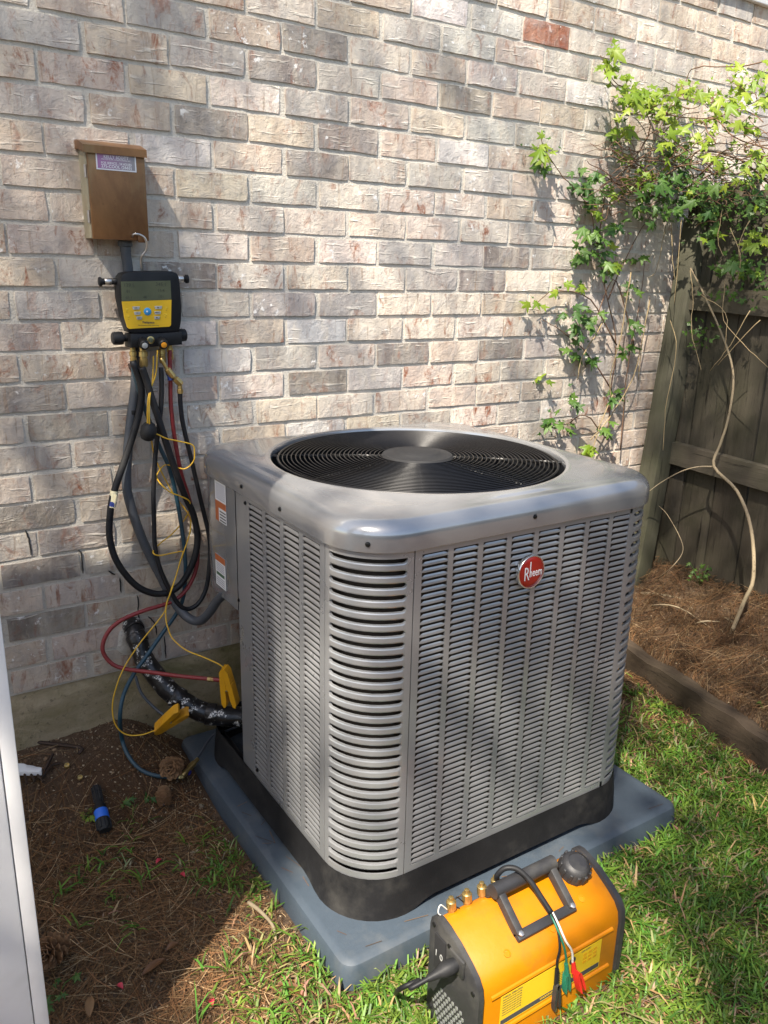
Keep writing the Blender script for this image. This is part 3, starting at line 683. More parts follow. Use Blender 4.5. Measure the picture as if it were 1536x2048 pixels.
# service cover on the upper rear corner, cut-away below it
ZS = .585; P = [(X0, -.3865), (X0, UY+HW-CR)]+[(X0+CR-CR*math.cos(R_(a)), UY+HW-CR+CR*math.sin(R_(a))) for a in range(10, 91, 10)]+[(X0+.17, UY+HW)]
mb = MB(); n = len(P); vs = [Vector((x-.001, y, z)) for z in (ZS, ZS+.003, ZT) for x, y in P]; vs[0].z += .0; mb.add(vs, [(j*n+i, j*n+i+1, (j+1)*n+i+1, (j+1)*n+i) for j in range(2) for i in range(n-1)]+[tuple(range(n-1, -1, -1))])
mb.build('service_cover', M['lid'], ac)
mb = MB(); vs = [Vector((x, y, z)) for z in (ZB, ZS) for x, y in ((X0, -.3885), (X0+.05, -.33), (X0+.17, UY+HW))]; mb.add(vs, [(0, 1, 4, 3), (1, 2, 5, 4)]); mb.build('valve_recess_panel', M['pewter'], ac)
# lid
N1, N2 = 12, 16
def sq(e, r, z): return rrect(UX, UY, HW+e, HW+e, CR+r, z, N1, N2)
def circ(r, z): return [Vector((UX+r*math.cos(a), UY+r*math.sin(a), z)) for a in [math.atan2(p.y-UY, p.x-UX) for p in sq(0, 0, 0)]]
rg = [sq(-.004, -.004, ZT-.002), sq(.008, .008, ZT-.003), sq(.0085, .0085, ZT), sq(.0085, .0085, ZT+.024)]
for k in range(1, 9):
    a = R_(90*k/8); e = .0085-.040*(1-math.cos(a)); rg.append(sq(e, e, ZT+.024+.034*math.sin(a)))
A_, B_ = sq(-.036, -.036, ZT+.0595), circ(.386, .9655)
rg += [A_, [a.lerp(b, .5)+Vector((0, 0, .0006)) for a, b in zip(A_, B_)], B_, circ(.378, .9672), circ(.370, .9680), circ(.363, .9655), circ(.361, .960), circ(.3605, .954)]
mb = MB(); mb.rings(rg); mb.build('lid', M['lid'], ac, 50)
mb = MB(); mb.rings([circ(.3602, .9538), circ(.357, .93), circ(.355, .86), circ(.37, .82)]); mb.build('fan_shroud', M['fan'], ac, 60)
# fan guard
GZ = .9600
gd = MB(); GR = [.086+i*(.345-.086)/24 for i in range(25)]
def gz(r): return GZ+.008*(1-(r/.36)**2)
for i, r in enumerate(GR):
    mb = MB(); n = 72; wr = .0017 if i < 24 else .0032; rgs = []
    for k in range(n):
        a = 2*math.pi*k/n; c_ = Vector((UX+r*math.cos(a), UY+r*math.sin(a), gz(r))); e = Vector((math.cos(a), math.sin(a), 0))
        rgs.append([c_+e*wr*math.cos(b)+Vector((0, 0, wr*math.sin(b))) for b in [2*math.pi*q/5 for q in range(5)]])
    vs = [v for q in rgs for v in q]; mb.add(vs, [(k*5+q, k*5+(q+1) % 5, ((k+1) % n)*5+(q+1) % 5, ((k+1) % n)*5+q) for k in range(n) for q in range(5)])
    o = mb.build('guard_ring', M['guard'], ac, 180)
for k in range(8):
    a = R_(12+45*k); d = Vector((math.cos(a), math.sin(a), 0)); s_ = Vector((-d.y, d.x, 0)); mb = MB()
    for ph in (0, math.pi):
        P = []
        for i in range(61):
            r = .07+(.352-.07)*i/60; q = i*.9+ph; P.append(Vector((UX, UY, gz(r)-.0045))+d*r+s_*math.cos(q)*.0022+Vector((0, 0, math.sin(q)*.0022)))
        mb.tube(P, .0026, 5)
    mb.tube([Vector((UX, UY, gz(.35)-.0045))+d*.350, Vector((UX, UY, .957))+d*.3605], .004, 6); mb.build('guard_spoke', M['screw'], ac, 60)
T = Matrix.Translation((UX, UY, GZ))
mb = MB(); mb.lathe([(.088, -.004), (.090, .006), (.086, .011), (.060, .0125), (.056, .016), (.052, .0185), (.001, .019)], 40, T); mb.build('guard_cap', M['dark'], ac, 40)
mb = MB(); mb.lathe([(.07, -.16), (.07, -.03), (.05, -.02), (.001, -.02)], 28, T); mb.build('fan_motor', M['fan'], ac, 40)
for k in range(3):
    mb = MB(); vs = []; nr, na = 6, 8
    for i in range(nr+1):
        r = .06+.27*i/nr
        for j in range(na+1):
            a = R_(120*k+20+(95-10*i/nr)*(j/na)+12*i/nr); vs.append(Vector((UX+r*math.cos(a), UY+r*math.sin(a), .845-.075*(j/na-.5)-.01*math.sin(3.1*j/na))))
    W = na+1; mb.add(vs, [(i*W+j, i*W+j+1, (i+1)*W+j+1, (i+1)*W+j) for i in range(nr) for j in range(na)]); mb.build('fan_blade', M['fan'], ac, 60)
# screws
def screw(p, d):
    mb = MB(); mb.lathe([(.0052, 0), (.0052, .0012), (.0034, .0016), (.0034, .0036), (.0024, .0042)], 10, axis(p, d)); mb.build('screw', M['screw'], ac, 30)
for px, py in ((1070, 1033),): screw(ony(px, py, Y0-.0085), (0, -1, 0))
for px, py in ((560, 1018), (483, 973)): screw(onx(px, py, X0-.0085), (-1, 0, 0))
for px, py in ((491, 1006), (478, 1200), (515, 1540)): screw(onx(px, py, X0), (-1, 0, 0))
a = R_(228); screw(Vector((X0+CR+(CR+.0085)*math.cos(a), Y0+CR+(CR+.0085)*math.sin(a), ZT+.014)), (math.cos(a), math.sin(a), 0))
screw(Vector((X0+2*HW+.0085, Y0+CR+.02, ZT+.014)), (1, 0, 0))
# badge
bc = ony(1062, 1143.5, Y0-.008); T = frame(bc, (1, 0, 0), (0, 0, 1)) @ Matrix.Diagonal((.0375, .0375, 1, 1))
def oval(s, z, n=40): return [T @ Vector((math.cos(2*math.pi*k/n)*s, math.sin(2*math.pi*k/n)*s, z)) for k in range(n)]
mb = MB(); mb.rings([oval(1, -.006), oval(1.0, .001), oval(.97, .0026), oval(.93, .0026), oval(.915, .001)], True, True); bo = mb.build('badge', M['chrome'], ac, 40)
mb = MB(); mb.rings([oval(.912, .0012), oval(.90, .0019), oval(.6, .0027), oval(.2, .003)], False, True); mb.build('badge_face', M['red'], bo, 60)
text('badge_letter_r', 'R', .043, frame(bc+Vector((-.0145, -.0031, -.0035)), (1, 0, 0), (0, 0, 1)), M['badge_white'], bo, .0004, sx=.62, bold=-.0002)
text('badge_letters', 'heem', .0265, frame(bc+Vector((.0115, -.0031, -.0018)), (1, 0, 0), (0, 0, 1)), M['badge_white'], bo, .0004, sx=.62)
mb = MB(); mb.box(-.0062, -.0041, -.0105, .024, 0, .0006, frame(bc+Vector((0, -.0031, 0)), (1, 0, 0), (0, 0, 1))); mb.build('badge_letter_stem', M['badge_white'], bo)
# warning labels on the service cover
def sidelabel(quad, bands, name):
    z1 = onx(*quad[0], X0-.001).z; z0 = onx(*quad[1], X0-.001).z; ya = onx(*quad[2], X0-.001).y; yb = onx(*quad[3], X0-.001).y
    T = frame((X0-.0022, max(ya, yb), z0), (0, -1, 0), (0, 0, 1)); w = abs(ya-yb); h = z1-z0
    mb = MB(); mb.box(0, w, 0, h, 0, .0006, T); o = mb.build(name, M['paper'], ac)
    for (a, b, c_, d_, m) in bands: q = MB(); q.box(a*w, b*w, c_*h, d_*h, .0007, .0010, T); q.build('label_print', M[m], o)
ln = lambda lo, hi, n, m, x0=.1, x1=.9: [(x0, x1, lo+(hi-lo)*i/n, lo+(hi-lo)*(i+.45)/n, m) for i in range(n)]
sidelabel([(440, 962), (440, 1042), (432, 1000), (453, 1005)], [(.0, 1, .34, .50, 'label_orange'), (0, .3, .0, .34, 'label_orange')]+ln(.03, .32, 4, 'ink', .4, .95)+ln(.55, .95, 8, 'ink_blue'), 'warning_label')
sidelabel([(441, 1112), (441, 1172), (433, 1140), (452, 1142)], [(0, 1, .80, 1.0, 'label_orange'), (.1, .9, .35, .45, 'label_green')]+ln(.5, .78, 5, 'ink_blue')+ln(.05, .32, 4, 'ink_blue'), 'rating_label')
# ================================================================ disconnect box on the wall
BX0, BX1, BZ0, BZ1, BD = .172, .311, 1.462, 1.672, .072
bx = thing('electrical_disconnect_box', 'rust brown metal electrical disconnect box with purple service sticker on the brick wall', 'electrical box', (.24, 0, BZ0))
mb = MB(); mb.bbox(BX0+.004, BX1-.004, -BD+.010, .004, BZ0+.002, BZ1-.004, .002); mb.build('enclosure', M['boxside'], bx)
mb = MB(); mb.bbox(BX0+.006, BX1, -BD-.002, -BD+.0095, BZ0, BZ1-.0165, .002); dr = mb.build('door', M['rustbox'], bx)
mb = MB(); P = [Vector((BX0-.004, y, z)) for y, z in ((.002, BZ1-.008), (-.03, BZ1-.010), (-BD-.008, BZ1-.022), (-BD-.008, BZ1-.005), (-.03, BZ1+.010), (.002, BZ1+.012))]
mb.rings([P, [p+Vector((BX1-BX0+.008, 0, 0)) for p in P]], True, True); mb.build('hood', M['rustbox'], bx, 30)
for z in (BZ1-.06, BZ0+.05):
    mb = MB(); mb.tube([(BX0+.003, -BD+.012, z-.014), (BX0+.003, -BD+.012, z+.014)], .0035, 8); mb.build('hinge', M['steel'], bx)
mb = MB(); mb.bbox(.283, .303, -BD-.0045, -BD-.0021, BZ0-.004, BZ0+.012, .001); mb.build('hasp', M['rustbox'], bx)
sa, sb = ony(190, 297, -BD-.002), ony(273, 345, -BD-.002); SX0, SX1, SZ1, SZ0 = sa.x, sb.x, sa.z-.001, sb.z
mb = MB(); mb.box(SX0, SX1, -BD-.0030, -BD-.0022, SZ0, SZ1); stk = mb.build('sticker', M['sticker'], bx)
mb = MB(); mb.box(SX0+.003, SX1-.003, -BD-.0034, -BD-.0031, SZ0+.003, SZ1-.003); mb.build('sticker_field', M['stickerprint'], stk)
def stx(s, z, size, sx=1, dx=0, b=0): text('sticker_text', s, size, frame(((SX0+SX1)/2+dx, -BD-.0036, z), (1, 0, 0), (0, 0, 1)), M['sticker'], stk, .0001, sx=sx, bold=b)
H_ = SZ1-SZ0
stx('KELLY SCOTT', SZ0+H_*.66, .0098, .95, b=.0001); stx('HEATING & AIR CONDITIONING, INC.', SZ0+H_*.535, .0042, .95); stx('FOR SERVICE - 24 HOURS', SZ0+H_*.345, .0074, .85, b=.0001); stx('275-COOL (2665)', SZ0+H_*.18, .0098, .95, b=.0002)
stx('License', SZ0+H_*.85, .0042, .9, -.026); stx('Bonded', SZ0+H_*.85, .0042, .9, 0); stx('Insured', SZ0+H_*.85, .0042, .9, .026)
# ================================================================ hoses and wires
def path(L, sub=6):
    return catmull([ony(x, y, d) for x, y, d in L], sub)
def hose(name, L, r, mat, label, cat='hose', group=None, n=10, parts=()):
    P = path(L) if not isinstance(L[0], Vector) else catmull(L, 6)
    root = thing(name, label, cat, P[0], group); mb = MB(); mb.tube(P, r, n); mb.build('tube', M[mat], root, 180); return root, P
def ferrule(root, p, d, r, L, mat='brass', name='fitting', hexa=True):
    mb = MB(); k = r; mb.lathe([(k*.8, 0), (k*.8, L*.18), (k*1.15, L*.2), (k*1.25, L*.45), (k*1.15, L*.6), (k*.95, L*.62), (k*1.0, L*.8), (k*.85, L)], 6 if hexa else 14, axis(p, d)); return mb.build(name, M[mat], root, 30)
# conduit whip
wh, P = hose('conduit_whip', [(250, 484, -.030), (252, 510, -.030), (256, 540, -.028), (266, 640, -.026), (272, 720, -.028), (270, 780, -.030), (262, 840, -.030), (255, 910, -.030), (253, 957, -.030), (256, 990, -.032), (270, 1039, -.036), (291, 1093, -.045),
                              (319, 1148, -.06), (346, 1200, -.085), (373, 1233, -.12), (398, 1242, -.16), (417, 1227, -.20), (436, 1200, -.24), (455, 1183, -.285), (470, 1176, -.315)], .0125, 'whip', 'grey flexible conduit running from the disconnect box down to the air conditioner', 'conduit')
mb = MB(); mb.lathe([(.015, 0), (.018, .002), (.018, .012), (.014, .014), (.014, .026)], 12, axis(P[0]+Vector((0, 0, .003)), (0, 0, -1))); mb.build('connector', M['whip'], wh, 40)
mb = MB(); q = ony(267, 824, -.030); mb.lathe([(.0135, -.006), (.0142, -.004), (.0142, .004), (.0135, .006)], 14, axis(q, (.08, 0, 1))); mb.build('tape_band', M['rubber'], wh, 40)
# thick black hose loop
ha, P = hose('vacuum_hose', [(284, 735, -.085), (292, 757, -.085), (300, 785, -.087), (320, 847, -.09), (347, 930, -.09), (370, 992, -.09), (387, 1030, -.09), (395, 1080, -.09), (384, 1129, -.09), (357, 1173, -.09), (319, 1188, -.09), (275, 1173, -.085), (237, 1129, -.075),
                              (220, 1080, -.065), (220, 1030, -.06), (228, 984, -.06), (253, 910, -.06), (276, 836, -.062), (283, 780, -.065), (266, 722, -.068)], .0090, 'hose', 'thick black vacuum hose hanging in one wide loop with a paper tape flag', 'hose')
q = ony(226, 998, -.06); T = axis(q, ony(229, 980, -.06)-ony(222, 1020, -.06))
mb = MB(); mb.lathe([(.0098, -.022), (.0100, -.018), (.0100, .018), (.0098, .022)], 14, T); mb.box(.004, .026, -.0008, .0008, -.020, .016, T); tf = mb.build('tape_flag', M['tape_paper'], ha, 40)
mb = MB(); mb.lathe([(.0102, -.019), (.0102, -.006)], 14, T); mb.box(.006, .024, -.0012, -.0009, -.018, -.007, T); mb.build('tape_print', M['blueplastic'], tf, 40)
# second black hose loop, to the ball valve
hb, P = hose('charging_hose', [(322, 735, -.075), (323, 760, -.075), (323, 790, -.075), (320, 835, -.075), (312, 897, -.072), (307, 980, -.072), (308, 1039, -.075), (310, 1093, -.08), (319, 1134, -.09), (335, 1173, -.10), (357, 1208, -.11), (376, 1218, -.11), (398, 1205, -.11), (414, 1170, -.105), (420, 1107, -.10),
                                (417, 1066, -.095), (401, 998, -.085), (382, 916, -.08), (366, 848, -.078), (361, 807, -.078), (360, 780, -.078)], .0062, 'hose', 'thin black charging hose hanging in a narrow loop beside the red hose', 'hose')
ferrule(hb, P[-1]+Vector((0, 0, -.014)), (0, 0, 1), .0068, .026)
# red hose
hr, P = hose('red_hose', [(340, 700, -.060), (340, 735, -.060), (341, 763, -.060), (342, 813, -.060), (350, 880, -.060), (362, 945, -.062), (376, 990, -.065), (388, 1039, -.07), (395, 1093, -.075), (393, 1134, -.08), (379, 1170, -.085), (357, 1195, -.09), (332, 1208, -.09), (286, 1222, -.09), (242, 1241, -.09), (215, 1266, -.09),
                          (205, 1298, -.095), (220, 1324, -.105), (247, 1337, -.12), (305, 1345, -.16), (366, 1353, -.22), (420, 1358, -.27), (444, 1361, -.292)], .0056, 'redhose', 'red refrigerant hose curling from the gauge to the yellow clamp by the unit', 'hose')
ferrule(hr, P[-8], P[-1]-P[-8], .0065, .022)
# blue hose
def gz_(x, y, dz): return ong(x, y, dz)
L = [ony(266, 735, -.05), ony(276, 775, -.05), ony(298, 840, -.05), ony(320, 895, -.05), ony(338, 935, -.052), ony(352, 990, -.055), ony(365, 1066, -.06), ony(371, 1134, -.065), ony(367, 1192, -.07), ony(354, 1225, -.075), ony(328, 1262, -.085), ony(298, 1305, -.10), ony(267, 1349, -.115), ony(247, 1390, -.13), ony(240, 1434, -.145), gz_(244, 1478, .028), gz_(257, 1512, .014), gz_(281, 1539, .010), gz_(315, 1552, .012), gz_(362, 1554, .020)]
hbl, P = hose('blue_hose', L, .0056, 'bluehose', 'dark blue refrigerant hose running down to the dirt and a brass valve at the pad', 'hose')
ferrule(hbl, P[-1]-(P[-1]-P[-3]).normalized()*.012, P[-1]-P[-3], .0066, .02)
vp = P[-1]; v2 = onz(420, 1492, .085)
mb = MB(); dd = (v2-vp).normalized(); mb.lathe([(.007, 0), (.0085, .004), (.0085, .016), (.0065, .018), (.0065, .03), (.009, .032), (.009, .052), (.006, .055), (.006, .07)], 10, axis(vp+dd*.004, dd)); mb.build('valve_body', M['brass'], hbl, 30)
mb = MB(); mb.bbox(-.004, .004, -.018, .002, .022, .034, .002, axis(vp+dd*.004, dd)); mb.build('valve_handle', M['purple'], hbl)
mb = MB(); mb.tube(catmull([vp+dd*.06, v2+Vector((.02, .03, .012)), onz(452, 1462, .12), onz(482, 1450, .14)], 6), .0036, 8); mb.build('capillary_tube', M['whip'], hbl, 180)
# yellow sensor wires with pipe clamps
def clamp(root, a, b, open_deg, rollv):
    """spring clamp: two ribbed jaws joined at a hinge; a = wire end, b = jaw end"""
    a = Vector(a); b = Vector(b); d = (b-a); L = d.length; d.normalize(); n = Vector(rollv); n = (n-d*n.dot(d)).normalized(); s = d.cross(n)
    for sg in (1, -1):
        T = Matrix(((d.x, n.x, s.x, a.x), (d.y, n.y, s.y, a.y), (d.z, n.z, s.z, a.z), (0, 0, 0, 1))) @ Matrix.Translation((L*.55, 0, 0)) @ Matrix.Rotation(R_(open_deg*sg), 4, 'Z') @ Matrix.Translation((-L*.55, 0, 0))
        mb = MB(); P = [(0, .007), (-.002, .014), (L*.08, .0195), (L*.5, .018), (L*.9, .0155), (L, .009), (L*.97, .003), (L*.8, .0015), (L*.55, .004), (L*.5, .001), (L*.35, .004), (L*.15, .006)]
        A = [T @ Vector((x, y*sg, -.0135)) for x, y in P]; B = [T @ Vector((x, y*sg, .0135)) for x, y in P]; mb.rings([A, B], True, True)
        j = mb.build('jaw', M['clamp'], root, 30)
        mb = MB()
        for i in range(5): mb.bbox(L*(.10+.07*i), L*(.10+.07*i)+.003, sg*.0175 if sg > 0 else -.0205, .0205 if sg > 0 else -.0175, -.011, .011, .0006, T, 1)
        mb.build('grip_ribs', M['clamp'], j)
    mb = MB(); T = Matrix(((d.x, n.x, s.x, a.x), (d.y, n.y, s.y, a.y), (d.z, n.z, s.z, a.z), (0, 0, 0, 1))); mb.tube([(L*.52, 0, -.013), (L*.52, 0, .013)], .004, 8, M=T); mb.build('spring_pin', M['steel'], root)
c1a, c1b = ony(312, 1460, -.175), ony(368, 1418, -.245)
L = [(315, 700, -.08), (312, 745, -.08), (303, 773, -.085), (296, 800, -.10), (295, 847, -.105), (298, 872, -.10), (312, 868, -.10), (333, 877, -.10), (360, 883, -.10), (385, 890, -.10), (389, 905, -.10), (387, 922, -.10), (372, 937, -.10), (352, 935, -.08), (330, 930, -.05), (314, 950, -.055),
     (320, 966, -.09), (340, 984, -.10), (362, 993, -.105), (380, 1005, -.10), (373, 1033, -.06), (346, 1066, -.05), (319, 1088, -.05), (306, 1104, -.09), (318, 1111, -.10), (346, 1106, -.10), (366, 1104, -.10), (360, 1125, -.10), (352, 1152, -.10), (343, 1178, -.11), (336, 1200, -.12), (330, 1222, -.12), (312, 1247, -.12),
     (281, 1285, -.12), (250, 1332, -.125), (234, 1370, -.13), (225, 1410, -.13), (230, 1447, -.135), (250, 1468, -.145), (281, 1470, -.16), (312, 1460, -.175)]
y1, P = hose('sensor_wire', L, .0019, 'yellow_wire', 'yellow sensor wire whose ribbed clamp hangs over the black taped pipe', 'wire', n=6); clamp(y1, c1a, c1b, 9, (0, -.6, 1))
c2a, c2b = ony(449, 1336, -.30), ony(463, 1412, -.30)
L = [(307, 712, -.075), (305, 760, -.08), (299, 800, -.102), (299, 850, -.108), (303, 880, -.06), (312, 920, -.05), (345, 985, -.05), (378, 1030, -.055), (381, 1058, -.098), (373, 1088, -.102), (362, 1118, -.104), (351, 1156, -.108), (341, 1186, -.12), (333, 1208, -.125), (332, 1238, -.135), (336, 1256, -.15), (346, 1278, -.17), (372, 1300, -.21), (406, 1314, -.25), (437, 1328, -.29), (449, 1338, -.30)]
y2, P = hose('sensor_wire', L, .0019, 'yellow_wire', 'yellow sensor wire whose clamp stands upright against the air conditioner', 'wire', n=6); clamp(y2, c2a, c2b, 8, (.7, -.7, .1))
q = ony(297, 862, -.098); mb = MB(); mb.lathe([(.006, -.026), (.015, -.022), (.0205, -.008), (.0195, .010), (.012, .021), (.004, .024)], 16, Matrix.Translation(q) @ Matrix.Rotation(.25, 4, 'Y'))
tag(mb.build('cable_wrap', M['rubber'], None, 50), 'round black cable wrap bunching the yellow wires', 'cable wrap')
# insulated line set
L = [ony(264, 1244, .02), ony(268, 1260, -.02), ony(277, 1285, -.05), ony(288, 1317, -.07), ony(310, 1349, -.10), ony(339, 1382, -.135), ony(372, 1407, -.165), ony(406, 1424, -.19), ony(440, 1431, -.215), ony(484, 1434, -.24), ony(520, 1436, -.26)]
ls = thing('insulated_line_set', 'black tape wrapped refrigerant pipe with white print, coming out of the wall', 'pipe', L[0])
P = catmull(L, 8); mb = MB(); mb.tube(P, [.0255+.003*sm(0, 50, i)+.0016*noise.noise((i*.3, 0, 0)) for i in range(len(P))], 20); mb.build('pipe_wrap', M['tape'], ls, 180)
for i in (6, 14, 44, 60):
    if i+2 < len(P):
        mb = MB(); d = P[i+2]-P[i]; mb.lathe([(.0270, -.016), (.0284, -.014), (.0288, .012), (.0274, .016)] if i < 20 else [(.0288, -.016), (.0306, -.014), (.0308, .012), (.0292, .016)], 20, axis(P[i], d+Vector((.1, .05, .1))*d.length)); mb.build('tape_turn', M['tape'], ls, 60)
mb = MB(); mb.tube(catmull([ony(271, 1352, -.085), ony(282, 1385, -.105), ony(305, 1412, -.13), ony(330, 1432, -.16), ony(350, 1445, -.19)], 6), .0042, 8); mb.build('control_cable', M['whip'], ls, 180)
# ================================================================ digital manifold gauge
GY = -.055
mg = thing('digital_manifold_gauge', 'yellow and black digital manifold gauge hanging on a wire hook below the box', 'gauge', ony(295, 690, GY))
def G(x, y, d=0.0): return ony(x, y, GY-d)
O = [(231, 553), (236, 546), (247, 543), (262, 542), (290, 541.5), (318, 541), (333, 542), (343, 546), (347, 554), (350, 580), (352, 610), (351.5, 640), (348, 660), (338, 663), (300, 664), (258, 665), (248, 662), (243, 648), (236, 622), (230, 594), (228.5, 570)]
mb = MB(); mb.prism([G(x, y, -.022) for x, y in O], (0, -.046, 0), .006); body = mb.build('housing', M['rubber'], mg, 40)
def gplate(name, O, d0, d1, mat, par, bev=0): mb = MB(); mb.prism([G(x, y, d0) for x, y in O], (0, -(d1-d0), 0), bev); return mb.build(name, M[mat], par, 40)
F0 = .0245
sc = gplate('screen', [(241, 563), (340, 561), (342, 599), (243, 602.5)], F0-.002, F0+.0012, 'lcd', mg)
fpz = gplate('faceplate', [(243, 603), (342, 599.5), (341, 650), (338, 653), (258, 657.5), (254, 655), (248, 635)], F0-.002, F0+.0016, 'face', mg)
def gtext(s, x, y, size, mat, par, d=F0+.0014, b=0, sx=1): text('gauge_text', s, size, frame(G(x, y, d), (1, 0, -.025), (0, 0, 1)), M[mat], par, .0001, sx=sx, bold=b)
for s, x, y, sz in (('139.5', 258, 571, .0125), ('345.1', 322, 569, .0125), ('81', 257, 583, .0105), ('11.4', 322, 581, .0105), ('43.1', 258, 596, .010), ('48', 290, 595, .009), ('101', 322, 593, .010)): gtext(s, x, y, sz, 'lcd_ink', sc, F0+.0013)
gtext('Fieldpiece', 297, 645, .0075, 'ink', fpz, F0+.0018, .0002); gtext('Digital Refrigerant Manifold - Micron Gauge', 297, 650.5, .0030, 'ink', fpz, F0+.0018)
def disc(name, x, y, d0, r, h, mat, par, n=18, dome=.6, sx=1): mb = MB(); mb.lathe([(r, 0), (r, h*.6), (r*dome, h)], n, frame(G(x, y, d0), (1, 0, 0), (0, 0, 1)) @ Matrix.Diagonal((sx, 1, 1, 1))); return mb.build(name, M[mat], par, 40)
for x, y, s in ((271.5, 616, '-'), (274, 626.5, ''), (278, 636, ''), (316, 615, ''), (314.5, 625.5, ''), (313.5, 635.5, '')):
    w = 7.5-(y-616)*.08; gplate('button', [(x-w, y-3), (x+w, y-3.3), (x+w-1, y+2.8), (x-w+1.5, y+3.2)], F0, F0+.0034, 'button', fpz, .0008)
for s, x, y in (('OFF', 271.5, 616), ('T/P', 274, 626.5), ('SET', 278, 636), ('MENU', 314.5, 625.5)): gtext(s, x, y, .0042, 'ink', fpz, F0+.0038)
for x, y, up in ((316, 615, 1), (313.5, 635.5, -1)): gplate('arrow', [(x-2, y+1*up), (x+2, y+1*up), (x, y-1.6*up)] if up > 0 else [(x+2, y-1), (x-2, y-1), (x, y+1.6)], F0+.003, F0+.0039, 'ink', fpz)
for x, y in ((254, 619), (257, 633.5), (333, 616), (331.5, 630)): disc('small_button', x, y, F0, .0042, .002, 'mlabel', fpz, 10); gtext('on', x, y+5, .0030, 'ink', fpz, F0+.0018)
disc('power_button', 294.5, 623, F0, .0094, .005, 'bluebtn', fpz); disc('power_symbol', 294.5, 623, F0+.005, .0022, .0008, 'badge_white', fpz, 10)
for xa, xb, ya, yb in ((232, 193, 563, 563.5), (345, 380, 558, 558)):
    mb = MB(); a, b = G(xa, ya, -.01), G(xb, yb, -.01); d = (b-a).normalized(); Lh = (b-a).length
    mb.lathe([(.0075, 0), (.0085, .003), (.0085, Lh*.25), (.0078, Lh*.27), (.0078, Lh*.85), (.011, Lh*.88), (.011, Lh), (.009, Lh+.001)], 14, axis(a-d*.006, d)); arm = mb.build('strap_arm', M['rubber'], mg, 40)
    mb = MB(); mb.lathe([(.0082, Lh*.38), (.0088, Lh*.40), (.0088, Lh*.70), (.0082, Lh*.72)], 14, axis(a-d*.006, d)); mb.build('arm_clip', M['steel'], arm, 40)
mb = MB(); mb.prism([G(x, y, -.02) for x, y in ((249, 665), (300, 664), (351, 661), (352, 686), (300, 690), (250, 692.5))], (0, -.05, 0), .003); blk = mb.build('manifold_block', M['rubber'], mg, 40)
for xa, xb, ya, yb in ((250, 224, 676, 677), (351, 372, 671, 670)):
    a, b = G(xa, ya, -.002), G(xb, yb, -.002); d = (b-a).normalized(); Lh = (b-a).length; mb = MB(); mb.lathe([(.009, -.004), (.009, .004), (.0155, .006), (.0165, Lh*.5), (.0155, Lh*.92), (.012, Lh)], 12, axis(a, d)); mb.build('side_knob', M['rubber'], mg, 35)
for x, y, m in ((284, 683, 'button'), (322, 682, 'orange')):
    mb = MB(); prof = [(.0115, -.004), (.0118, .012), (.0125, .014), (.0125, .028), (.010, .031)]; mb.lathe(prof, 10, axis(G(x, y, .03), (-.08, -1, -.25))); kn = mb.build('front_knob', M['rubber'], mg, 30)
    mb = MB(); mb.lathe([(.0072, .0312), (.0072, .0322), (.006, .0328)], 16, axis(G(x, y, .03), (-.08, -1, -.25))); mb.build('knob_cap', M[m], kn, 30)
disc('sight_glass_rim', 301, 680, .0298, .0095, .004, 'brass', mg, 16); disc('sight_glass', 301, 680, .0335, .0062, .0015, 'lcd', mg, 16)
for x, y, L_, r in ((265, 694, .042, .0078), (285, 692, .052, .0098), (323, 690, .046, .0078), (339, 688, .040, .0075)):
    p = G(x, y, .010 if r > .009 else 0); mb = MB(); dv = Vector((.0, -.05, -1)); mb.lathe([(r*.8, -.004), (r*.85, L_*.25), (r*1.15, L_*.27), (r*1.2, L_*.5), (r*.95, L_*.52), (r*.95, L_*.6), (r*1.1, L_*.62), (r*1.1, L_*.9), (r*.9, L_)], 10, axis(p, dv)); mb.build('brass_port', M['brass'], mg, 25)
P = [G(322, 716, .02), G(334, 738, .022), G(347, 754, .023), G(357, 764, .023), G(360.5, 772, .023), G(361, 784, .023)]
mb = MB(); mb.tube(catmull(P, 4), .0048, 10); mb.build('elbow_tube', M['brass'], mg, 180)
mb = MB(); d = (P[2]-P[1]).normalized(); mb.lathe([(.006, -.014), (.0085, -.012), (.0085, .012), (.006, .014)], 8, axis((P[1]+P[2])/2, d)); mb.build('ball_valve', M['brass'], mg, 25)
mb = MB(); d = (P[3]-P[2]).normalized(); mb.lathe([(.006, -.012), (.0095, -.010), (.0095, .008), (.007, .012)], 6, axis(P[3]-d*.002, d)); mb.build('hex_nut', M['brass'], mg, 25)
p = G(339.5, 752, .016); mb = MB(); mb.lathe([(.004, -.012), (.0088, -.009), (.007, 0), (.0088, .009), (.004, .012)], 8, axis(p, (.25, 0, -1))); mb.build('valve_lever', M['blueplastic'], mg, 30)
mb = MB(); hk = [(264, 477, .012), (266, 470, .024), (272, 468, .03), (281, 470, .03), (290, 477, .03), (294, 490, .028), (291, 502, .022), (284, 512, .016), (282, 525, .008), (284, 548, .0)]
mb.tube(catmull([G(x, y, d) for x, y, d in hk], 5), .0027, 8); mb.build('hanging_hook', M['steel'], mg, 180)
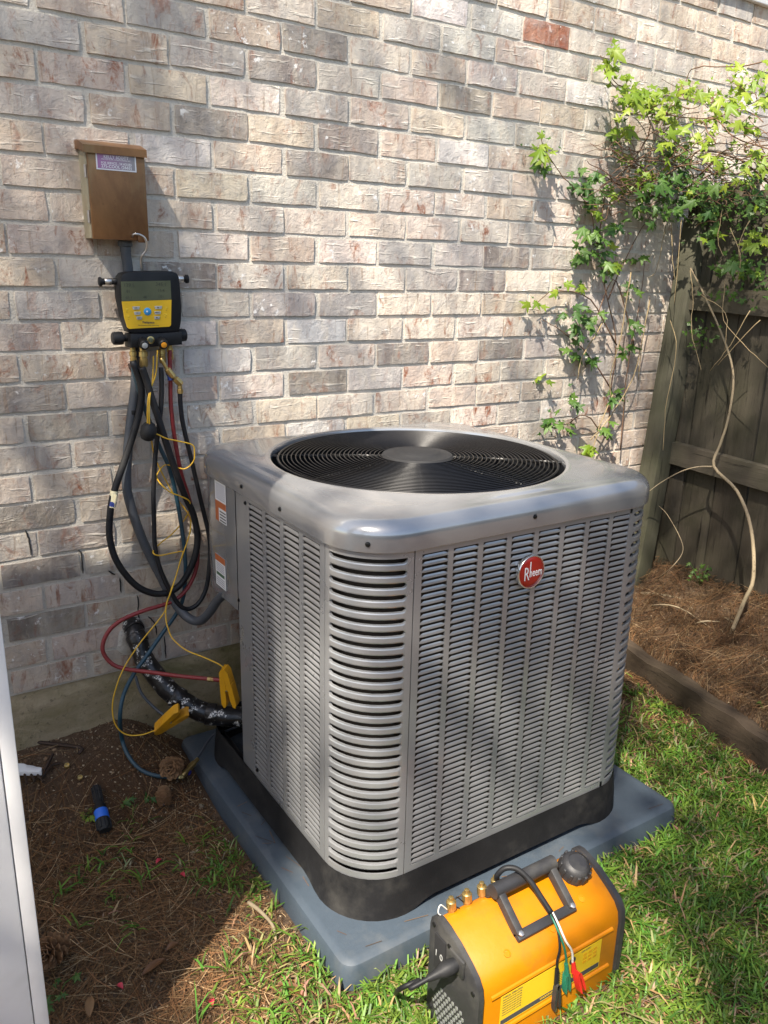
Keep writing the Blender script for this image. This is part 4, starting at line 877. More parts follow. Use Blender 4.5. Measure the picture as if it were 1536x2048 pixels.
# ================================================================ recovery machine on the lawn
MX0, MX1, MYB = .440, .825, -1.150
mc = thing('recovery_machine', 'orange yellow refrigerant recovery machine with black handle standing on the lawn', 'recovery machine', ((MX0+MX1)/2, -1.22, 0))
prof = [(0, .0), (0, .21), (.004, .228), (.014, .238), (.028, .241), (.044, .238), (.070, .227), (.105, .209), (.126, .195), (.138, .178), (.142, .155), (.142, 0)]
def ring(x, e): 
    c_ = Vector((0, -.07, .1)); return [Vector((x, MYB-y+(e if y < .07 else -e), z+(e if z > .02 else -.0))) for y, z in prof]
mb = MB(); mb.rings([ring(MX0+.012, -.003), ring(MX0+.018, 0), ring(MX1-.018, 0), ring(MX1-.012, -.003)], True, True); shell = mb.build('shell', M['machine'], mc, 45)
for a, b, nm in ((MX0, MX0+.0165, 'end_plate'), (MX1-.0165, MX1, 'end_plate')):
    mb = MB(); mb.rings([ring(a, -.001), ring(a+.003, .0045), ring(b-.002, .0045), ring(b, .001)], True, True); ep = mb.build(nm, M['mblack'], mc, 45)
    if a == MX0: epl = ep
def MP(x, y, z): return Vector((MX0+x, MYB-y, z))
mb = MB()                                                        # vent holes of the end plate
for i in range(10):
    for j in range(9):
        yy, zz = .020+.0118*i+(.0059 if j % 2 else 0), .012+.0108*j
        if (yy-.075)**2/.058**2+(zz-.055)**2/.052**2 < 1: mb.lathe([(.0042, 0), (.0042, .0007)], 8, axis(MP(-.0002, yy, zz), (-1, 0, 0)))
mb.build('vent_holes', M['pewter'], epl)
mb = MB(); mb.bbox(-.003, .001, .030, .062, .135, .190, .002, Matrix.Translation((MX0, MYB-.09, 0)) @ Matrix.Diagonal((1, 1, 1, 1))); 
for (y, z) in ((.012, .226), (.133, .17), (.13, .03), (.06, .215), (.012, .03)):
    mb = MB(); mb.lathe([(.0048, 0), (.0048, .002), (.003, .0028)], 8, axis(MP(0, y, z), (-1, 0, 0))); mb.build('plate_screw', M['screw'], epl)
mb = MB(); mb.bbox(-.004, .002, -.052, -.018, .135, .215, .003, Matrix.Translation((MX0, MYB, 0))); mb.build('switch_recess', M['dark'], epl)
text('plate_text', '1 0', .02, frame(MP(-.0045, .035, .175), (0, -1, 0), (0, 0, 1)), M['button'], epl, .0002)
PI = onx(912, 1928, MX0-.004); Py, Pz = PI.y, PI.z
mb = MB(); mb.bbox(MX0-.006, MX0+.002, Py-.022, Py+.022, Pz-.02, Pz+.02, .004); mb.build('power_inlet', M['mblack'], epl)
# power cord
pc = thing('power_cord', 'black power cord with moulded plug in the end of the recovery machine', 'cord', (MX0-.006, Py, Pz))
mb = MB(); mb.lathe([(.012, -.004), (.0145, .010), (.0135, .024), (.009, .034), (.0075, .046), (.006, .056)], 12, axis((MX0-.006, Py, Pz), (-1, .2, -.25))); mb.build('plug', M['rubber'], pc, 35)
c0 = Vector((MX0-.006, Py, Pz))+Vector((-1, .2, -.25)).normalized()*.05
L = [c0, c0+Vector((-.035, .012, -.016)), ony(838, 1961, Py+.03), ony(800, 1978, Py+.05), ong(792, 1990, .012), ong(800, 1996, .005), Vector((.40, -1.075, .004)), Vector((.45, -1.085, .004)), Vector((.7, -1.085, .004)), Vector((1.0, -1.075, .001)), Vector((1.4, -1.09, -.004))]
mb = MB(); mb.tube(catmull(L, 8), .0046, 8); mb.build('cable', M['rubber'], pc, 180)
# handle
def HB(p, q, w, h, nm='handle_leg'):
    p, q = Vector(p), Vector(q); d = (q-p).normalized(); n = Vector((0, -.42, 1)); n = (n-d*n.dot(d)).normalized(); s = d.cross(n); L_ = (q-p).length
    T = Matrix(((d.x, s.x, n.x, p.x), (d.y, s.y, n.y, p.y), (d.z, s.z, n.z, p.z), (0, 0, 0, 1))); mb = MB(); mb.bbox(0, L_, -w/2, w/2, -h/2, h/2, .0025, T); return mb
hx0, hx1 = .128, .262
hd = thing('x', 'x', 'x'); COL.objects.unlink(hd); bpy.data.objects.remove(hd)
mb = MB(); mb.tube([MP(hx0-.012, .040, .268), MP(hx1+.012, .040, .268)], .0145, 14); grip = mb.build('handle_grip', M['mblack'], mc, 40)
for hx in (hx0, hx1):
    HB(MP(hx, .036, .270), MP(hx, .108, .214), .016, .020).build('handle_leg', M['mblack'], mc)
    HB(MP(hx-.004, .034, .268), MP(hx-.004, .012, .236), .015, .018).build('handle_brace', M['mblack'], mc)
    mb = MB(); mb.lathe([(.006, 0), (.006, .003), (.004, .004)], 6, axis(MP(hx, .112, .222), (0, -.42, 1))); mb.build('handle_bolt', M['steel'], mc, 30)
HB(MP(hx0-.008, .108, .213), MP(hx1+.008, .108, .213), .018, .012).build('handle_foot', M['mblack'], mc)
# tank cap
n_ = Vector((0, -.38, 1)).normalized(); pk = MP(.320, .052, .234); mb = MB(); T = axis(pk, n_); prof2 = [(.031, -.004), (.032, .004), (.030, .024), (.026, .031), (.020, .034), (.019, .032), (.001, .032)]
mb.lathe(prof2, 32, T); cap = mb.build('tank_cap', M['mblack'], mc, 35)
for k in range(12):
    a = 2*math.pi*k/12; q = MB(); q.bbox(.0285, .0335, -.0035, .0035, .002, .026, .001, T @ Matrix.Rotation(a, 4, 'Z'), 1); q.build('cap_rib', M['mblack'], cap)
# brass ports on the back edge
for x in (.040, .078, .115, .150):
    p = MP(x, .012, .234); mb = MB(); mb.lathe([(.0075, -.004), (.0075, .006), (.0098, .008), (.0098, .024), (.0085, .026), (.0055, .027), (.0050, .033), (.003, .034)], 12, axis(p, (0, .12, 1))); mb.build('brass_port', M['brass'], mc, 30)
for x, dz in ((.078, 0), (.04, 0)):
    mb = MB(); mb.tube(catmull([MP(x-.010, .012, .245), MP(x-.026, .010, .262), MP(x-.032, .012, .248), MP(x-.022, .016, .239)], 6), .0013, 6); mb.build('cap_strap', M['rubber'] if x > .05 else M['whitewire'], mc, 180)
for x, y, z in ((.09, .118, .2015), (.205, .118, .2015), (.30, .10, .2125)):
    mb = MB(); mb.lathe([(.0075, -.002), (.0075, .0008), (.0055, .001), (.005, -.0006)], 14, axis(MP(x, y, z), (0, -.5, 1))); mb.build('shell_dimple', M['machine'], mc, 40)
for z in (.148, .058):
    mb = MB(); P = [MP(.035, .142, z), MP(MX1-MX0-.035, .142, z)]; mb.tube(P, .0048, 8); mb.build('embossed_ridge', M['machine'], mc, 40)
# front label
T = frame(MP(.06, .1425, .068), (1, 0, 0), (0, 0, 1)); LW, LHt = .262, .070
mb = MB(); mb.box(0, LW, 0, LHt, 0, .0006, T); lb = mb.build('instruction_label', M['mlabel'], mc)
mb = MB(); mb.box(.002, LW-.002, .003, .014, .0007, .0010, T); mb.build('label_stripe', M['ink'], lb)
def mt(s, x, z, size, mat='ink', al='LEFT', sx=.9): text('label_text', s, size, T @ Matrix.Translation((x, z, .0012)), M[mat], lb, .0001, al, sx)
mt('TYPICAL OPERATION', .004, .066, .0055); mt('LOW SUPPLY', .205, .066, .005); mt('WARNING', .10, .0085, .008, 'mlabel')
for i in range(7): mt('Connect the hoses and open valves fully', .004, .060-.0058*i, .0036, sx=.8); mt('Recover liquid first, then vapour', .135, .045-.0045*i, .0028, sx=.8)
mb = MB(); mb.lathe([(.0085, .0007), (.0085, .0011)], 20, T @ Matrix.Translation((.182, .058, 0))); mb.build('label_roundel', M['ink'], lb); mt('A2L', .182, .058, .006, 'mlabel', 'CENTER')
for i in range(3):
    for j in range(3): q = MB(); q.box(.212+.014*i, .222+.014*i, .034+.009*j, .040+.009*j, .0007, .0010, T); q.build('label_cell', M['clamp'], lb)
# lead with three test clips draped over the handle
td = thing('test_lead', 'black lead over the handle, ending in red, black and green clips', 'test lead', MP(.15, .02, .25))
L = [MP(.150, .012, .258), MP(.146, .018, .278), MP(.158, .026, .294), MP(.176, .042, .294), MP(.190, .066, .276), MP(.199, .088, .252), MP(.205, .110, .232)]
mb = MB(); mb.tube(catmull(L, 6), .0055, 10); mb.build('lead_sheath', M['rubber'], td, 180)
E_ = L[-1]
for m, pts in (('rubber', [E_, MP(.204, .130, .212), MP(.196, .148, .185), MP(.188, .152, .160), MP(.190, .152, .140)]), ('whitewire', [E_+Vector((.003, 0, 0)), MP(.210, .128, .214), MP(.212, .146, .192), MP(.226, .152, .165), MP(.230, .154, .135)]), ('greenwire', [E_+Vector((0, .003, 0)), MP(.203, .134, .208), MP(.208, .148, .18), MP(.214, .151, .15), MP(.215, .151, .135)])):
    mb = MB(); mb.tube(catmull(pts, 6), .0023, 7); mb.build('wire', M[m], td, 180)
def clip(p, d, L_, m, nm, w=.010):
    p = Vector(p); d = Vector(d).normalized(); s = Vector((1, 0, 0)); s = (s-d*s.dot(d)).normalized(); n = d.cross(s)
    root = None
    for sg in (1, -1):
        T = Matrix(((d.x, s.x, n.x, p.x), (d.y, s.y, n.y, p.y), (d.z, s.z, n.z, p.z), (0, 0, 0, 1))) @ Matrix.Translation((L_*.5, 0, 0)) @ Matrix.Rotation(R_(9*sg), 4, 'Z') @ Matrix.Translation((-L_*.5, 0, 0))
        P = [(0, .002), (-.002, .006), (L_*.1, .009), (L_*.5, .0075), (L_*.85, .005), (L_, .002), (L_*.98, .0006), (L_*.6, .001), (L_*.3, .003)]
        mb = MB(); mb.rings([[T @ Vector((x, y*sg, -w/2)) for x, y in P], [T @ Vector((x, y*sg, w/2)) for x, y in P]], True, True); mb.build(nm, M[m], td, 30)
    mb = MB(); mb.tube([p+d*L_*.95, p+d*L_*1.12], [.0022, .001], 6); mb.build('clip_tip', M['steel'], td)
mb = MB(); mb.tube([MP(.190, .152, .142), MP(.191, .153, .105)], [.004, .0048], 8); mb.build('clip_boot', M['rubber'], td, 40); clip(MP(.190, .156, .108), (.06, 0, -1), .062, 'mblack', 'black_clip')
mb = MB(); mb.tube([MP(.215, .151, .140), MP(.219, .153, .112)], [.004, .005], 8); mb.build('clip_boot', M['greenwire'], td, 40); clip(MP(.219, .151, .116), (.12, .0, -1), .050, 'greenwire', 'green_clip')
mb = MB(); mb.tube([MP(.230, .156, .138), MP(.230, .160, .118)], [.004, .006], 8); mb.build('clip_boot', M['redclip'], td, 40); clip(MP(.232, .165, .122), (.25, -.15, -1), .046, 'redclip', 'red_clip', .014)
# ================================================================ things lying on the dirt
fl = thing('black_hand_tool', 'black ridged hand tool with a bright blue band lying on the dirt', 'hand tool', ong(207, 1650))
a, b = ong(191, 1572, .016), ong(210, 1662, .016); d = (b-a); L_ = d.length; T = axis(a, d)
mb = MB(); mb.lathe([(.006, 0), (.010, .003), (.010, L_*.12), (.008, L_*.14), (.010, L_*.18), (.0105, L_*.38), (.014, L_*.44), (.0165, L_*.52), (.0165, L_*.92), (.014, L_)], 12, T); mb.build('barrel', M['rubber'], fl, 30)
mb = MB(); mb.lathe([(.0172, L_*.56), (.0176, L_*.57), (.0176, L_*.74), (.0172, L_*.75)], 14, T); mb.build('band', M['blueband'], fl, 40)
for k in range(6):
    q = MB(); q.bbox(.0145, .0190, -.003, .003, L_*.76, L_*.96, .001, T @ Matrix.Rotation(k*math.pi/3, 4, 'Z'), 1); q.bbox(.0085, .0125, -.002, .002, L_*.02, L_*.36, .001, T @ Matrix.Rotation(k*math.pi/3, 4, 'Z'), 1); q.build('grip_ridge', M['rubber'], fl)
mb = MB(); mb.tube(catmull([ong(74, 1484, .006), ong(110, 1488, .006), ong(150, 1493, .006), ong(161, 1495, .007), ong(164, 1499, .008), ong(157, 1508, .008)], 4), .0048, 6)
tag(mb.build('hex_wrench', M['rusty'], None, 40), 'long rusty bent hex wrench lying on dirt near the foundation', 'wrench')
mb = MB(); mb.tube([ong(106, 1508, .010), ong(92, 1535, .007), ong(80, 1560, .005)], .0042, 6); tag(mb.build('hex_key', M['rusty'], None, 40), 'straight dark hex key leaning across another beside the white key holder', 'hex key')
mb = MB(); mb.tube(catmull([ong(120, 1526, .006), ong(104, 1530, .008), ong(95, 1540, .009), ong(84, 1556, .009)], 3), .003, 6); tag(mb.build('hex_key', M['rusty'], None, 40), 'thinner curved dark hex key crossed by a straight one on the dirt', 'hex key')
kh = thing('hex_key_holder', 'white plastic comb shaped key holder with dark keys on the dirt', 'key holder', ong(50, 1545))
a0, u, v = ong(20, 1542, .012), (ong(74, 1528, .012)-ong(20, 1520, .012)), (ong(50, 1556, .012)-ong(47, 1522, .012)); vv = Vector((v.x, v.y, 0)).normalized()*.042; uu = Vector((u.x, u.y, 0)).normalized()*.085
O = [a0-vv*.5, a0-vv*.5+uu*.45, a0-vv*.36+uu*.55, a0-vv*.30+uu*.75, a0-vv*.15+uu*.85, a0-vv*.1+uu, a0+vv*.35+uu*.98, a0+vv*.45+uu*.5, a0+vv*.5]
mb = MB(); mb.prism(O, (0, 0, .012), .002); mb.build('holder', M['paper'], kh, 40)
for k in range(4):
    p = a0+uu*(.25+.2*k)+vv*.45; q = MB(); q.tube([p+Vector((0, 0, .004)), p+vv*(.9+.2*math.sin(k*2))+Vector((.004*k, 0, .002))], .003, 6); q.build('key', M['rusty'], kh)
for px, py, lab in ((134, 1534, 'small brass flare cap on the dirt nearer the hex wrench'), (160, 1558, 'small brass flare cap on the dirt nearer the black hand tool')):
    p = ong(px, py); mb = MB(); mb.lathe([(.0078, 0), (.0082, .003), (.0082, .010), (.0065, .012), (.005, .012), (.0045, .008)], 6, Matrix.Translation(p) @ Matrix.Rotation(.5, 4, 'X')); tag(mb.build('brass_cap', M['brass'], None, 30), lab, 'brass cap', 'brass caps on the dirt')
# pine cones
def cone(p, ax, L_, R0, label, seed):
    rd = random.Random(seed); root = thing('pine_cone', label, 'pine cone', p); T = axis(p, ax); mb = MB(); mb.lathe([(.003, 0), (R0*.3, L_*.15), (R0*.32, L_*.45), (R0*.2, L_*.85), (.002, L_)], 10, T); mb.build('core', M['rusty'], root)
    mb = MB(); nS = 62
    for i in range(nS):
        f = i/nS; a = i*2.39996; r = R0*(math.sin(math.pi*min(1, .16+.80*f))**.7); z = L_*(.05+.85*f); Q = T @ Matrix.Translation((0, 0, z)) @ Matrix.Rotation(a, 4, 'Z') @ Matrix.Rotation(-R_(-8+62*f+rd.uniform(-10, 10)), 4, 'Y')
        l_ = r*rd.uniform(.92, 1.12); w = .0052+.004*math.sin(math.pi*f); pts = [(l_*.15, -w*.35, 0), (l_*.8, -w, .0), (l_, -w*.55, .002), (l_*1.05, 0, .004), (l_, w*.55, .002), (l_*.8, w, .0), (l_*.15, w*.35, 0), (l_*.8, 0, .0035)]
        pts += [(x, y, z_-.0014) for x, y, z_ in pts[:7]]
        mb.add([Q @ Vector(q) for q in pts], [(0, 1, 7), (1, 2, 3, 7), (3, 4, 5, 7), (5, 6, 7), (6, 0, 7), (0, 8, 9, 1), (1, 9, 10, 2), (2, 10, 11, 3), (3, 11, 12, 4), (4, 12, 13, 5), (5, 13, 14, 6), (8, 14, 13, 12, 11, 10, 9)])
    mb.build('scales', M['cone'], root, 30, kind='stuff')
p = ong(352, 1555, .03); cone(p+Vector((.012, .046, .010)), (-.5, -.8, .35), .066, .033, 'open brown pine cone between the blue hose end and the pad', 1)
p = ong(328, 1612, .018); cone(p, (.3, .9, .35), .06, .022, 'small grey brown pine cone below the blue hose on pine straw', 2)
p = ong(110, 1915, .028); cone(p+Vector((.02, .03, .0)), (-.6, -.6, .4), .075, .034, 'open pine cone beside the white board wall', 3)
# ================================================================ vines
def leaf_mesh(name, seed, mat, size=.052):
    rd = random.Random(seed); mb = MB(); tips = [(-125, .55), (-62, .82), (0, 1.0), (62, .82), (125, .55)]; P = [(0, 0, 0), (0, .16, 0)]; out = [(-.03, 0)]
    O = []
    for i, (a, r) in enumerate(tips):
        a += rd.uniform(-8, 8); r *= rd.uniform(.88, 1.1)
        for da, rr in ((-24, .52), (-10, .74), (0, 1.0), (10, .74)): O.append((a+da, r*rr))
        if i < 4: O.append(((a+tips[i+1][0])/2, .34))
    vs = [Vector((0, .18*size, 0)), Vector((0, 0, 0))]
    for a, r in O:
        x, y = math.sin(R_(a))*r*size*.62, (.32+math.cos(R_(a))*r*.62)*size
        vs.append(Vector((x, y, -abs(x)*.35-(y/size)**2*.25*size+rd.uniform(-.002, .002))))
    vs[0].z = .003; n = len(vs); mb.add(vs, [(0, i, i+1) for i in range(2, n-1)]+[(0, n-1, 1), (0, 1, 2)]); return mb.mesh(name, mat, 180)
LEAF = {k: [leaf_mesh('leaf', s, M[m], sz) for s in range(5)] for k, m, sz in (('l', 'leaf_lime', .062), ('g', 'leaf_green', .060), ('d', 'leaf_dry', .034))}
rdv = random.Random(21)
def place(px, py, dep):
    if dep[0] == 'w': p = ony(px, py, dep[1])
    else:
        p = onx(px, py, dep[1])
        if p.y > -.05: p = ony(px, py, -.05)
    return p
def putleaf(root, p, kind, scale=1.0):
    tocam = (CAM-p).normalized(); n = (tocam*.7+Vector((0, -.25, .75))+Vector((rdv.gauss(0, .45), rdv.gauss(0, .35), rdv.gauss(0, .3)))).normalized()
    d = Vector((rdv.gauss(0, .8), rdv.gauss(-.2, .4), rdv.gauss(-.25, .6))); d = (d-n*d.dot(n)).normalized(); r = d.cross(n)
    s = scale*rdv.uniform(.6, 1.15)
    Mx = Matrix(((r.x*s, d.x*s, n.x*s, p.x), (r.y*s, d.y*s, n.y*s, p.y), (r.z*s, d.z*s, n.z*s, p.z), (0, 0, 0, 1)))
    link('leaf', rdv.choice(LEAF[kind]), root, M=Mx)
def stem(root, pts, dep, r0, r1, mat='vine_stem', nm='stem', jit=.004):
    P = catmull([place(x, y, dep if not isinstance(dep, list) else dep[i]) for i, (x, y) in enumerate(pts)], 4)
    P = [p+Vector((rdv.gauss(0, jit*.3), -abs(rdv.gauss(0, jit*.3)), rdv.gauss(0, jit*.3))) for p in P]
    mb = MB(); n = len(P); mb.tube(P, [r0+(r1-r0)*i/(n-1) for i in range(n)], 6); mb.build(nm, M[mat], root, 180); return P
wv = thing('wall_vine', 'leafy green vine climbing the brick wall beside the fence post', 'vine', ony(1262, 1000, -.03))
W = ('w', -.03)
for pts in ([(1215, 880), (1222, 780), (1232, 690), (1215, 600), (1195, 500), (1180, 420), (1150, 380), (1118, 345), (1090, 300), (1078, 265)], [(1195, 500), (1205, 420), (1215, 380), (1250, 340), (1240, 290), (1232, 245)], [(1270, 700), (1250, 620), (1225, 560), (1190, 640), (1165, 660)],
            [(1232, 690), (1180, 600), (1110, 582), (1070, 608)], [(1222, 780), (1180, 715), (1120, 660), (1085, 640)], [(1215, 880), (1170, 830), (1130, 850), (1095, 842)], [(1250, 340), (1280, 300), (1300, 250), (1270, 190), (1225, 160), (1200, 110)],
            [(1240, 900), (1250, 780), (1262, 690), (1280, 600), (1290, 520)], [(1215, 600), (1240, 540), (1275, 470), (1310, 420)]):
    stem(wv, pts, W, .0028, .0011)
for pts in ([(1262, 545), (1250, 614), (1241, 675), (1221, 749), (1221, 800)], [(1208, 640), (1190, 672), (1163, 716), (1155, 760)], [(1280, 690), (1272, 737), (1250, 785), (1215, 840), (1180, 880)], [(1225, 790), (1200, 850), (1185, 900)], [(1300, 600), (1285, 680), (1276, 760)]):
    stem(wv, pts, ('w', -.05), .0026, .0016, 'dead_vine')
CW = [(1090, 295, 24, 9, 'l'), (1082, 330, 12, 4, 'g'), (1170, 350, 22, 7, 'g'), (1205, 375, 30, 12, 'g'), (1180, 395, 18, 7, 'g'), (1235, 245, 12, 3, 'l'), (1225, 268, 10, 3, 'g'), (1258, 262, 16, 5, 'l'), (1240, 310, 14, 4, 'l'), (1240, 385, 25, 8, 'l'), (1190, 425, 14, 5, 'l'), (1185, 470, 22, 8, 'g'), (1160, 500, 16, 6, 'g'), (1200, 505, 22, 8, 'g'),
      (1225, 520, 16, 6, 'l'), (1215, 540, 14, 5, 'g'), (1110, 580, 12, 4, 'l'), (1158, 565, 9, 3, 'l'), (1072, 604, 10, 3, 'l'), (1150, 635, 22, 9, 'g'), (1190, 628, 18, 6, 'g'), (1165, 660, 16, 5, 'g'), (1155, 705, 12, 4, 'g'), (1185, 722, 16, 6, 'g'), (1262, 650, 14, 4, 'g'), (1245, 700, 12, 4, 'g'), (1145, 808, 18, 6, 'g'), (1100, 846, 16, 6, 'g'), (1132, 855, 12, 4, 'g'),
      (1225, 795, 16, 5, 'g'), (1215, 860, 14, 5, 'g'), (1180, 890, 14, 4, 'l'), (1082, 760, 8, 2, 'l'), (1270, 575, 14, 4, 'g'), (1225, 455, 16, 5, 'g'), (1275, 520, 16, 5, 'g')]
for x, y, s, n, k in CW:
    for i in range(n): putleaf(wv, ony(x+rdv.gauss(0, s*.55), y+rdv.gauss(0, s*.55), -.02-rdv.random()*.06), k, rdv.uniform(.7, 1.15))
fv = thing('fence_vine', 'tangled lime green vine and brown runners heaped over the fence top', 'vine', (2.31, -.3, 1.5))
CFV = [(1215, 128, 14, 4, 'l', 'w'), (1222, 95, 8, 2, 'l', 'w'), (1255, 165, 22, 7, 'l', 'w'), (1275, 185, 22, 8, 'l', 'w'), (1300, 200, 20, 7, 'l', 'w'), (1265, 200, 18, 6, 'l', 'w'), (1345, 210, 30, 12, 'l', 'w'), (1380, 175, 14, 5, 'l', 'f'), (1375, 190, 14, 4, 'l', 'f'), (1320, 230, 26, 9, 'l', 'w'), (1430, 195, 24, 8, 'l', 'f'), (1470, 200, 30, 10, 'l', 'f'), (1500, 160, 26, 8, 'l', 'f'), (1525, 190, 22, 7, 'l', 'f'),
       (1435, 235, 26, 7, 'l', 'f'), (1490, 250, 26, 7, 'l', 'f'), (1340, 280, 24, 8, 'l', 'w'), (1360, 310, 30, 10, 'g', 'f'), (1395, 275, 22, 6, 'l', 'f'), (1430, 320, 28, 8, 'l', 'f'), (1500, 310, 28, 7, 'l', 'f'), (1520, 345, 22, 6, 'l', 'f'), (1290, 355, 28, 9, 'l', 'w'), (1330, 370, 30, 12, 'g', 'w'), (1380, 390, 36, 14, 'g', 'f'), (1430, 385, 32, 12, 'g', 'f'),
       (1480, 400, 36, 13, 'g', 'f'), (1525, 390, 28, 9, 'g', 'f'), (1290, 420, 24, 8, 'g', 'w'), (1340, 425, 24, 8, 'g', 'w'), (1410, 430, 24, 8, 'g', 'f'), (1420, 470, 16, 5, 'g', 'f'), (1520, 480, 22, 9, 'l', 'f'), (1480, 520, 26, 10, 'g', 'f'), (1500, 545, 22, 8, 'g', 'f'), (1520, 560, 18, 6, 'g', 'f'), (1440, 540, 14, 4, 'g', 'f'), (1455, 595, 20, 6, 'g', 'f'), (1500, 600, 20, 7, 'g', 'f'), (1385, 655, 16, 5, 'g', 'f'), (1400, 690, 12, 4, 'g', 'f'), (1425, 665, 14, 3, 'g', 'f')]
CFV += [(1370, 360, 26, 6, 'g', 'f'), (1450, 355, 30, 7, 'g', 'f'), (1520, 430, 26, 6, 'g', 'f'), (1350, 400, 26, 5, 'g', 'f'), (1460, 430, 26, 5, 'g', 'f'), (1500, 365, 26, 5, 'g', 'f')]
lv = 0
for x, y, s, n, k, w in CFV:
    for i in range(n):
        if lv >= 280: break
        a, b = x+rdv.gauss(0, s*.6), y+rdv.gauss(0, s*.5)
        p = ony(a, b, -.06-rdv.random()*.12) if w == 'w' else place(a, b, ('f', 2.28+rdv.uniform(-.14, .10)))
        putleaf(fv, p, k if rdv.random() < .85 else 'l', rdv.uniform(.7, 1.1)); lv += 1
mass = {'l': MB(), 'g': MB()}                                        # the many smaller leaves deeper in the heap
for x, y, s, n, k, w in CFV:
    for i in range(n*(3 if y < 330 else 5)):
        a, b = x+rdv.gauss(0, s*.8), y+rdv.gauss(0, s*.65); p = ony(a, b, -.05-rdv.random()*.10) if w == 'w' else place(a, b, ('f', 2.30+rdv.uniform(-.10, .14)))
        s_ = rdv.uniform(.012, .026); nn = (Vector((-.3, -.7, .6))+Vector((rdv.gauss(0, .6), rdv.gauss(0, .5), rdv.gauss(0, .5)))).normalized(); u = Vector((rdv.gauss(0, 1), rdv.gauss(0, 1), rdv.gauss(0, 1))); u = (u-nn*u.dot(nn)).normalized(); v = nn.cross(u)
        mass[k].add([p, p+(u*.45+v*.5)*s_, p+u*.5*s_+v*.2*s_, p+u*1.2*s_, p+u*.5*s_-v*.2*s_, p+(u*.4-v*.55)*s_], [(0, 1, 2), (0, 2, 3), (0, 3, 4), (0, 4, 5)])
wmass = MB()
for x, y, s, n, k in CW:
    for i in range(n):
        p = ony(x+rdv.gauss(0, s*.8), y+rdv.gauss(0, s*.8), -.015-rdv.random()*.05); s_ = rdv.uniform(.008, .018); nn = (Vector((-.3, -.7, .6))+Vector((rdv.gauss(0, .6), rdv.gauss(0, .5), rdv.gauss(0, .5)))).normalized(); u = Vector((rdv.gauss(0, 1), rdv.gauss(0, 1), rdv.gauss(0, 1))); u = (u-nn*u.dot(nn)).normalized(); v = nn.cross(u)
        wmass.add([p, p+(u*.45+v*.5)*s_, p+u*.5*s_+v*.2*s_, p+u*1.2*s_, p+u*.5*s_-v*.2*s_, p+(u*.4-v*.55)*s_], [(0, 1, 2), (0, 2, 3), (0, 3, 4), (0, 4, 5)])
wmass.build('leaf_mass', M['leaf_green'], wv, kind='stuff')
mass['l'].build('leaf_mass', M['leaf_lime'], fv, kind='stuff'); mass['g'].build('leaf_mass', M['leaf_green'], fv, kind='stuff')
tang = MB()
for i in range(150):                                                # the tangle of runners
    a = Vector((rdv.uniform(1240, 1560), rdv.uniform(290, 430))) if i > 20 else Vector((rdv.uniform(1300, 1560), rdv.uniform(190, 330)))
    d = Vector((rdv.uniform(40, 110)*rdv.choice((-1, 1)), rdv.uniform(-60, 30))); x_ = 2.29+rdv.uniform(-.14, .08)
    P = []
    for k in range(6):
        t_ = k/5; q = a+d*t_+Vector((rdv.gauss(0, 4), rdv.gauss(0, 4)-30*t_*(1-t_))); p = place(q.x, q.y, ('f', x_)) if q.x > 1330 else ony(q.x, q.y, -.05-.1*rdv.random()*.3-.05)
        P.append(p)
    r = rdv.uniform(.0011, .0024); tang.tube(catmull(P, 3), [r*(1-.5*j/15) for j in range(16)], 5)
tang.build('runners', M['vine_stem'], fv, 180, kind='stuff')
for pts, r in (([(1540, 120), (1480, 133), (1390, 135), (1370, 165), (1330, 230), (1290, 330)], .0022), ([(1540, 300), (1470, 275), (1430, 240), (1370, 235), (1320, 225), (1270, 200), (1222, 165), (1205, 130)], .0024), ([(1540, 370), (1480, 320), (1400, 300), (1380, 330), (1400, 340), (1460, 350), (1540, 330)], .003), ([(1200, 375), (1260, 330), (1300, 270), (1360, 250), (1420, 240), (1540, 190)], .002),
               ([(1260, 380), (1330, 350), (1420, 290), (1480, 290), (1540, 280)], .0022), ([(1270, 400), (1350, 385), (1400, 360), (1470, 330), (1540, 310)], .003)):
    stem(fv, pts, [('f', 2.24) if x > 1330 else ('w', -.10) for x, y in pts], r, r*.6)
for pts in ([(1330, 450), (1320, 510), (1310, 545), (1295, 555)], [(1342, 445), (1345, 520), (1350, 560)], [(1362, 440), (1358, 500), (1352, 560), (1348, 610)], [(1445, 420), (1435, 480), (1447, 512)], [(1460, 455), (1480, 510), (1475, 560)], [(1500, 440), (1480, 480), (1478, 520)],
            [(1450, 560), (1448, 640), (1500, 700), (1536, 735)], [(1520, 640), (1480, 680), (1435, 730)], [(1380, 540), (1386, 600), (1382, 660), (1402, 740)], [(1340, 640), (1352, 700), (1330, 820), (1326, 900)], [(1500, 620), (1460, 690), (1420, 740)], [(1400, 590), (1450, 625), (1450, 700)]):
    stem(fv, pts, ('f', 2.20), .0016, .001, 'dead_vine')
for i in range(16):                                                 # dry brown scraps hanging in it
    a = rdv.choice([(1270, 340), (1255, 330), (1300, 350), (1360, 180), (1480, 180), (1425, 200), (1310, 240), (1470, 380)])
    putleaf(fv, place(a[0]+rdv.gauss(0, 10), a[1]+rdv.gauss(0, 14), ('f', 2.25) if a[0] > 1330 else ('w', -.08)), 'd', .6)
